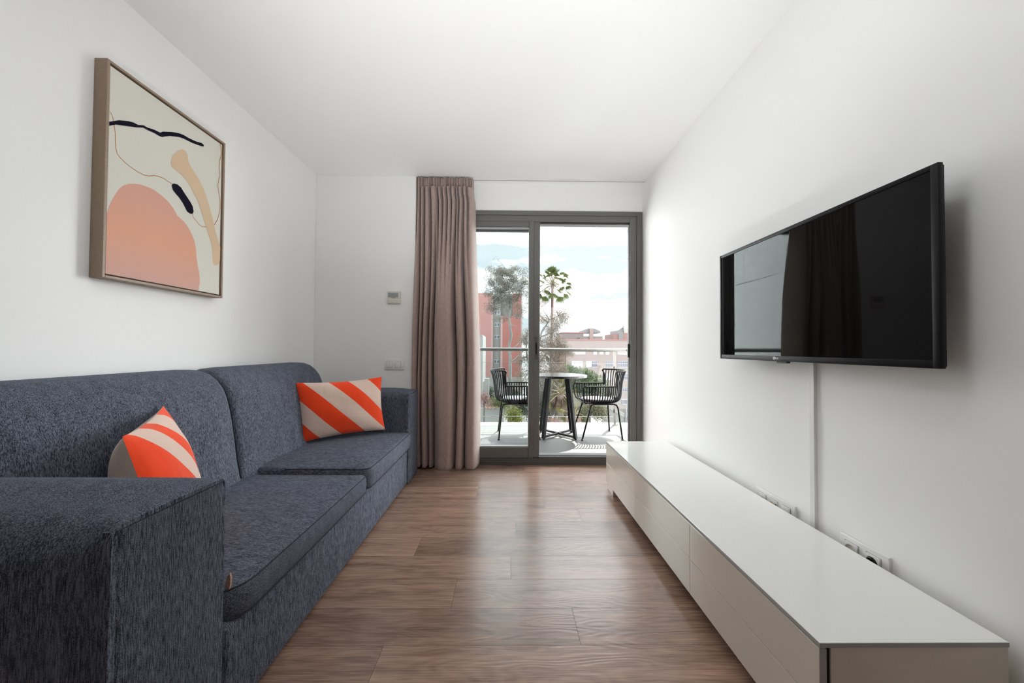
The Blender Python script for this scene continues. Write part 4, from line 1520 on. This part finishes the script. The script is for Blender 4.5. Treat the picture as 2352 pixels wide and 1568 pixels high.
# brownish one behind the door stile
px_tree('eucalyptus_tree', 'sparse brownish eucalyptus around the foot of the palm trunk', 'tree', 26.0, (1232, 1010),
        [(1288, 735, 24, 26, 20, 20), (1262, 740, 22, 30, 18, 20), (1300, 720, 14, 18, 9, 16), (1246, 715, 14, 26, 10, 18), (1215, 770, 18, 22, 14, 22), (1205, 775, 14, 18, 10, 20), (1258, 790, 34, 24, 34, 26), (1285, 800, 26, 22, 26, 26),
         (1250, 825, 44, 24, 46, 28), (1295, 815, 18, 18, 14, 22), (1215, 835, 26, 34, 30, 26), (1262, 860, 46, 24, 44, 28), (1250, 900, 40, 36, 46, 28), (1197, 870, 16, 30, 16, 22), (1275, 770, 16, 14, 9, 18)],
        [[(1232, 1010, 0, .16), (1228, 900, 0, .14), (1222, 850, 0, .12), (1232, 800, 0, .09), (1245, 760, 0, .06), (1262, 735, .2, .04), (1282, 725, .3, .02)],
         [(1224, 860, 0, .08), (1210, 820, .3, .06), (1208, 780, .4, .03), (1212, 755, .4, .015)],
         [(1240, 775, 0, .05), (1262, 765, -.3, .035), (1285, 745, -.4, .02), (1300, 735, -.4, .01)],
         [(1226, 850, 0, .07), (1252, 815, -.3, .05), (1275, 795, -.4, .03), (1295, 790, -.4, .012)]],
        EUC2, 0.085, 0.013, BARK, 9, 0.34, None, 0.5, 5.5)


def fan(b, tones, c, d, size, rnd, spread=1.9, k=15, hang=0.35):
    """one fan-palm blade: pleated fingers around the hub at c, opening along d"""
    d = Vector(d).normalized()
    s = d.cross(Vector((0, 0, 1)))
    s = s.normalized() if s.length > 1e-3 else Vector((1, 0, 0))
    s = (s*math.cos(0.5)+s.cross(d)*math.sin(0.5)*rnd.choice((-1, 1))).normalized()
    tone = rnd.random()
    for i in range(k):
        a = spread*(i/(k-1)-0.5)*1.0
        q = (d*math.cos(a)+s*math.sin(a)).normalized()
        L_ = size*(0.75+0.25*math.cos(a))*rnd.uniform(0.88, 1.05)
        w_ = size*0.05
        n_ = q.cross(s.cross(d)).normalized()
        p1 = c+q*L_*0.6; p2 = c+q*L_+Vector((0, 0, -hang*size*rnd.uniform(0.5, 1)))
        b.add([c, p1+n_*w_, p2, p1-n_*w_], [(0, 1, 2, 3)])
        tones.append(min(1, max(0, tone+rnd.uniform(-.15, .15))))


def palm(label, y, base, crown, nfan, reach, size, seed, trunk_r, live=PALM, skirt=0, group=None, red=True, droop=0.0):
    rnd = random.Random(seed)
    cr = at(*crown, y=y)
    bs = at(base[0], base[1], y=y); bs.z = ZG
    t_ = thing('fan_palm', label, 'palm tree', (bs.x, y, ZG), 0, group)
    iv = Matrix.Translation(t_.location).inverted()
    mid = bs.lerp(cr, 0.55)+Vector((-0.08, 0, 0))
    top = bs.lerp(cr, 0.88)
    tr = B().tube([bs, mid, top, cr], [trunk_r*1.25, trunk_r, trunk_r*0.85, trunk_r*0.9], 12).build('trunk', PALMB, t_, ang=80); tr.matrix_parent_inverse = iv
    if red:
        u = B().tube([top.lerp(cr, 0.1), cr+Vector((0, 0, 0.1))], [trunk_r*0.95, trunk_r*0.8], 12).build('trunk_crown', PALMR, t_, ang=80); u.matrix_parent_inverse = iv
    b = B(); tones = []; st = B()
    for i in range(nfan):
        az = 2*math.pi*(i*0.618+0.1)
        el = R(-48+138*((i+0.5)/nfan)**0.9)-droop
        d = Vector((math.cos(az)*math.cos(el), math.sin(az)*math.cos(el), math.sin(el)))
        r_ = reach*rnd.uniform(0.75, 1.05)
        h = cr+d*r_+Vector((0, 0, -0.12*r_))
        st.tube([cr, cr+d*r_*0.5+Vector((0, 0, 0.04)), h], [0.03, 0.022, 0.014], 5)
        fan(b, tones, h, d+Vector((0, 0, -0.25)), size*rnd.uniform(0.85, 1.1), rnd)
    f_ = leafmesh(b, tones, 'fronds', live, t_); f_.matrix_parent_inverse = iv
    s_ = st.build('leaf_stalks', PALMY if not red else mat('stalk', (0.0487, 0.0383, 0.0209), 0.8), t_)
    s_.matrix_parent_inverse = iv
    if not red:
        s_.data.materials[0] = mat('stalk_yellow', (0.0383, 0.0293, 0.0097), 0.8)
    if skirt:
        b = B(); tones = []
        for i in range(skirt):
            az = rnd.uniform(0, 2*math.pi)
            d = Vector((math.cos(az)*0.5, math.sin(az)*0.5, -1))
            h = cr+Vector((math.cos(az), math.sin(az), 0))*trunk_r*rnd.uniform(1, 2.2)+Vector((0, 0, -rnd.uniform(0.0, 0.5)))
            fan(b, tones, h, d, size*rnd.uniform(0.8, 1.2), rnd, 0.9, 9, 0.5)
        k_ = leafmesh(b, tones, 'dead_skirt', DEAD, t_); k_.matrix_parent_inverse = iv
    return t_


palm('tall fan palm rising above the rooftops right of the door stile', 36.0, (1264, 1010), (1269, 655), 40, 1.45, 0.80, 3, 0.135)
palm('low fan palm with hanging dead fronds behind the bistro table', 17.0, (1284, 1010), (1288, 906), 20, 0.62, 0.42, 8, 0.16, PALMY, 26, None, False, 0.15)
palm('small fan palm at balcony level near the wire chair', 13.0, (1318, 1010), (1318, 957), 14, 0.42, 0.30, 21, 0.09, OLIVE, 0, None, False, -0.1)

# umbrella pine and shrubs
px_tree('pine_tree', 'rounded bright green pine crown in front of the pink school', 'tree', 42.0, (1345, 1010),
        [(1322, 868, 30, 20, 34, 60), (1352, 880, 36, 18, 40, 60), (1310, 880, 24, 24, 26, 60), (1345, 905, 46, 24, 50, 55), (1380, 896, 16, 14, 12, 50), (1306, 858, 16, 14, 12, 50), (1368, 912, 22, 20, 20, 45)],
        [[(1345, 1010, 0, .3), (1340, 930, 0, .25), (1330, 890, 0, .15)], [(1342, 930, 0, .15), (1362, 895, .4, .08)]],
        PINE, 0.24, 0.04, BARKD, 31, 0.75, None, -0.6, 3.0)
for i, (lab, y, px, blobs, lf, sd) in enumerate((
        ('olive-green loose shrub below the right balcony chair', 20.5, 1355, [(1352, 930, 36, 26, 44, 34), (1330, 945, 24, 20, 22, 32), (1378, 945, 18, 20, 18, 30)], OLIVE, 41),
        ('grey-green bush behind the left leg of the bistro table', 18.3, 1245, [(1250, 925, 22, 40, 34, 34), (1230, 945, 24, 24, 22, 30)], leafmat('grey_shrub', (0.0312, 0.0328, 0.0281)), 42),
        ('tall grey shrub filling the view behind the bistro table legs', 22.6, 1275, [(1272, 915, 36, 40, 60, 40), (1300, 940, 26, 26, 30, 36), (1245, 890, 18, 26, 22, 34)], leafmat('grey_shrub_far', (0.044, 0.045, 0.038)), 47),
        ('yellow-green shrub seen under the left balcony chair', 20.0, 1180, [(1180, 952, 14, 16, 16, 34), (1188, 962, 12, 10, 8, 30)], YEL, 43),
        ('dark hedge behind the left balcony chair', 35.0, 1190, [(1190, 925, 26, 30, 40, 60), (1215, 935, 22, 32, 30, 60), (1128, 905, 9, 20, 12, 60)], DARKG, 44),
        ('green planter shrub on the white garden wall', 24.5, 1145, [(1140, 922, 20, 8, 18, 28), (1155, 928, 10, 6, 8, 26)], leafmat('planter_shrub', (0.0429, 0.0507, 0.0195)), 45),
        ('pink flowering shrub at the left end of the garden wall', 23.5, 1112, [(1114, 912, 9, 12, 9, 16), (1120, 925, 8, 8, 6, 14), (1106, 918, 6, 8, 5, 14)], PINKF, 46))):
    px_tree('garden_shrub', lab, 'shrub', y, (px, 1010), blobs, [[(px, 932 if sd == 45 else 1010, 0, .07), (px, blobs[0][1]+(6 if sd == 45 else 10), 0, .04)]], lf, 0.10, 0.022, BARKD, sd, 0.34, None, 0.5, 2.4)


# ------------------------------------------------------------------ buildings
def bld(name, label, y, px, cat='building', group=None):
    p = at(px, 900, y=y)
    t_ = thing(name, label, cat, (p.x, y, ZG), 0, group)
    t_['_y'] = y
    return t_


def bx(t_, name, m, px0, px1, py0, py1, dy0=0.0, dy1=8.0, parent=None, ground=False):
    """box part whose front face at distance y+dy0 spans the given picture rectangle"""
    y = t_['_y']+dy0
    xa, xb = at(px0, 800, y=y).x, at(px1, 800, y=y).x
    za, zb = at(1250, py1, y=y).z, at(1250, py0, y=y).z
    o = B().box(xa, xb, y, t_['_y']+dy1, ZG if ground else za, zb).build(name, m, parent or t_)
    if parent is None or parent == t_:
        o.matrix_parent_inverse = Matrix.Translation(t_.location).inverted()
    else:
        o.matrix_parent_inverse = (Matrix.Translation(t_.location)).inverted()
    return o


def window(t_, px0, px1, py0, py1, n=2, frame=SHUT, pane=PANEB, bar=True):
    fr = bx(t_, 'window', frame, px0, px1, py0, py1, -0.08, 0.2)
    y = t_['_y']-0.10
    a = Vector((at(px0, 800, y=y).x, y, at(1250, py1, y=y).z)); c = Vector((at(px1, 800, y=y).x, y, at(1250, py0, y=y).z))
    b = B()
    w_ = (c.x-a.x)
    for i in range(n):
        x0 = a.x+w_*(i+0.10)/n; x1 = a.x+w_*(i+0.90)/n
        if bar and (c.z-a.z) > 0.8:
            b.box(x0, x1, y, y+0.05, a.z+0.08*(c.z-a.z), a.z+0.60*(c.z-a.z))
            b.box(x0, x1, y, y+0.05, a.z+0.67*(c.z-a.z), a.z+0.93*(c.z-a.z))
        else:
            b.box(x0, x1, y, y+0.05, a.z+0.12*(c.z-a.z), a.z+0.9*(c.z-a.z))
    o = b.build('pane', pane, fr)
    return fr


# red and salmon tower block
t = bld('apartment_tower', 'red and salmon tower block with grey stair column behind the eucalyptus', 86.0, 1150)
bx(t, 'wall', SALM, 1050, 1128, 674, 868, 0, 12, None, True)
bx(t, 'corner_strip', SALMP, 1128, 1132, 674, 868, -0.02, 12)
bx(t, 'stair_column', STONE, 1132, 1149.5, 682, 868, 0.9, 12)
bx(t, 'corner_strip', SALMP, 1149.5, 1154, 726, 866, -0.02, 12)
bx(t, 'wall', REDR, 1154, 1196, 726, 866, 0, 10)
bx(t, 'upper_block', STONE, 1149.5, 1177, 676, 727, 2.5, 12)
bx(t, 'upper_block', REDR, 1177, 1196, 674, 726, 0, 10)
bx(t, 'corner_strip', SALMP, 1196, 1199, 674, 866, -0.02, 12)
bx(t, 'roof_canopy', SHUT, 1131, 1150, 677, 680.5, -0.6, 2)
bx(t, 'plinth', STONE, 1050, 1199, 866, 874, -0.03, 11, None, True)
for k in range(5):
    y0 = 711+28.2*k
    t['_y'] = 86.9
    window(t, 1135, 1147.5, y0+3, y0+11, 2, STONE if k == 9 else SHUT, PANE, False)
    t['_y'] = 86.0
# pink school
t = bld('school_building', 'long pink building with white shutters and barred windows across the street', 85.0, 1380)
bx(t, 'wall', PINK, 1300.5, 1560, 781, 980, 0, 14, None, True)
bx(t, 'side_wall', mat('peach_render', (0.0961, 0.0614, 0.0494), 0.9), 1281, 1300.5, 792, 980, 1.5, 14, None, True)
bx(t, 'parapet_cap', PINKD, 1300, 1560, 778.5, 781.2, -0.1, 14)
for a, c in ((1313, 1344.5), (1363, 1371), (1377, 1385.5), (1391, 1399.5), (1418, 1450), (1458, 1500), (1510, 1550)):
    bx(t, 'shutter', SHUT, a, c, 806, 813.5, -0.06, 0.3)
for a, c in ((1313, 1338.5), (1346, 1359.5)):
    bx(t, 'shutter', SHUT, a, c, 828, 842.5, -0.06, 0.3)
window(t, 1359.5, 1372, 828, 842.5, 4, SHUT, PANEB)
window(t, 1391, 1411, 828, 842.5, 5, SHUT, PANEB)
window(t, 1418, 1462, 828, 842.5, 11, SHUT, PANEB)
window(t, 1470, 1530, 828, 842.5, 14, SHUT, PANEB)
for y0, y1 in ((857, 872), (888, 899)):
    bx(t, 'shutter', SHUT, 1392, 1404, y0, y1, -0.06, 0.3)
    window(t, 1418, 1462, y0, y1, 11, SHUT, PANEB)
    window(t, 1470, 1530, y0, y1, 14, SHUT, PANEB)
window(t, 1427, 1470, 916, 928, 16, SHUT, PANEB, False)
# roofscape behind it
t = bld('rooftop_house', 'mauve rooftop house with low gabled grey roof and white skylights', 104.0, 1340)
bx(t, 'wall', MAUVE, 1290.5, 1340, 764, 800, 0, 12, None, True)
bx(t, 'wall', mat('tan_pink_render', (0.0695, 0.0534, 0.0481), 0.9), 1340, 1384, 771, 800, 0.2, 12, None, True)
bx(t, 'eaves_line', PINKD, 1289.5, 1341, 762.2, 764.2, -0.2, 12)
for a, c in ((1340, 1354.2), (1363, 1383)):
    bx(t, 'skylight', SHUT, a, c, 765.2, 772, -0.05, 6)
bx(t, 'chimney', mat('chimney_pink', (0.0706, 0.0494, 0.0439), 0.9), 1354.2, 1363, 754.5, 780, -0.3, 3)
y = 104.2
pts = [at(px, py, y=y) for px, py in ((1329, 762.5), (1340, 757.5), (1352, 753.6), (1364, 754.2), (1372, 757), (1379, 760.5), (1379, 764.6), (1329, 764.6))]
o = B().prism(pts, (0, 10, 0)).build('gable_roof', ROOFM, t); o.matrix_parent_inverse = Matrix.Translation(t.location).inverted()
bx(t, 'vent', PANE, 1325.5, 1332, 774.5, 777.5, -0.05, 0.5)
t = bld('rooftop_building', 'brick and grey rooftop with tall flue at the right of the skyline', 110.0, 1430)
bx(t, 'wall', BRICK, 1409, 1420.5, 766, 800, 0, 10, None, True)
bx(t, 'wall', BRICK, 1429.5, 1480, 763.5, 800, 0, 10, None, True)
y = 109.8
pts = [at(px, py, y=y) for px, py in ((1420.5, 800), (1420.5, 758.5), (1429.5, 751.5), (1431, 751.5), (1431, 800))]
o = B().prism(pts, (0, 9, 0)).build('stair_tower', ROOFM, t); o.matrix_parent_inverse = Matrix.Translation(t.location).inverted()
a_ = at(1432, 760, y=109.5)
o = B().tube([a_, Vector((a_.x, a_.y, at(1432, 748, y=109.5).z))], 0.13, 8).build('flue', ROOFM, t); o.matrix_parent_inverse = Matrix.Translation(t.location).inverted()
bx(t, 'roof_unit', mat('pale_sheet', (0.1000, 0.1000, 0.0934), 0.8), 1432, 1480, 752, 763.5, 1.0, 8)
# garden wall with planter, left
t = bld('garden_wall', 'white garden wall with planter ledge at the lower left of the view', 25.0, 1130, 'garden wall')
bx(t, 'wall', WHITEW, 1000, 1158, 938, 1000, 0, 0.4, None, True)
bx(t, 'planter', COPING, 1115, 1163, 931, 938, -0.15, 0.6)
bx(t, 'coping', WHITEW, 1113, 1163.5, 929.2, 931.4, -0.2, 0.65)
t2 = bld('gate_pillar', 'pale stepped gate pillar beside the garden wall', 28.0, 1115, 'pillar')
bx(t2, 'shaft', WHITEW, 1113.5, 1123.5, 870, 990, 0, 0.5, None, True)
bx(t2, 'step', WHITEW, 1109.5, 1113.5, 877, 990, 0.02, 0.5, None, True)
t3 = bld('pale_house', 'narrow pale house wall at the left edge of the view', 60.0, 1080, 'building')
bx(t3, 'wall', WHITEW, 1040, 1109, 771, 1000, 0, 8, None, True)
bx(t3, 'parapet', WHITEW, 1040, 1107, 769, 771.5, -0.1, 8)
# timber fence low down
t = bld('timber_fence', 'brown timber fence low behind the bistro table', 19.0, 1290, 'fence')
y = 19.0
a_, c_ = at(1252, 985, y=y), at(1335, 958.5, y=y)
b = B()
n_ = 26
for i in range(n_):
    x0 = a_.x+(c_.x-a_.x)*i/n_; x1 = a_.x+(c_.x-a_.x)*(i+0.9)/n_
    b.box(x0, x1, y, y+0.03, ZG, c_.z-0.02*((i*7) % 3))
o = b.build('boards', mat('brown_boards', (0.0400, 0.0214, 0.0147), 0.9, var=0.35, scale=5), t); o.matrix_parent_inverse = Matrix.Translation(t.location).inverted()
b = B().box(a_.x, c_.x, y+0.03, y+0.08, c_.z-0.3, c_.z-0.22)
o = b.build('rail', mat('brown_rail', (0.0400, 0.0228, 0.0161), 0.9), t); o.matrix_parent_inverse = Matrix.Translation(t.location).inverted()
# sloping white parapets of the ramp, right
t = bld('ramp', 'pale sloping ramp parapets at the lower right beyond the railing', 33.0, 1420, 'ramp')
for nm, dy, pts in (('parapet', 0, ((1385, 921), (1418, 940), (1470, 968), (1470, 978), (1418, 949), (1385, 929))), ('parapet', 4, ((1412, 919), (1450, 937), (1490, 957), (1490, 964), (1450, 943), (1412, 925)))):
    y = 33.0+dy
    o = B().prism([at(*p, y=y) for p in pts], (0, 0.3, 0)).build(nm, WHITEW, t); o.matrix_parent_inverse = Matrix.Translation(t.location).inverted()
pts = [at(*p, y=33.1) for p in ((1385, 926), (1418, 945), (1470, 973))]
o = B().prism(pts+[Vector((pts[2].x, pts[2].y, ZG)), Vector((pts[0].x, pts[0].y, ZG))], (0, 0.25, 0)).build('ramp_wall', mat('ramp_grey', (0.0592, 0.0584, 0.0557), 0.9), t); o.matrix_parent_inverse = Matrix.Translation(t.location).inverted()
# swing frame
t = bld('swing_frame', 'thin metal A-frame standing on the paving beyond the right chair', 22.0, 1436, 'play frame')
ap = at(1437, 934, y=22); b = B()
for px, dy in ((1428, 0), (1446, 0), (1434, .6), (1440, -.3)):
    q = at(px, 975, y=22+dy); q.z = at(px, 985, y=22).z
    o = B().tube([ap, q], 0.022, 6).build('leg', mat('frame_steel', (0.0209, 0.0209, 0.0223), 0.6), t); o.matrix_parent_inverse = Matrix.Translation(t.location).inverted()

for o in list(bpy.data.objects):
    if '_y' in o.keys(): del o['_y']
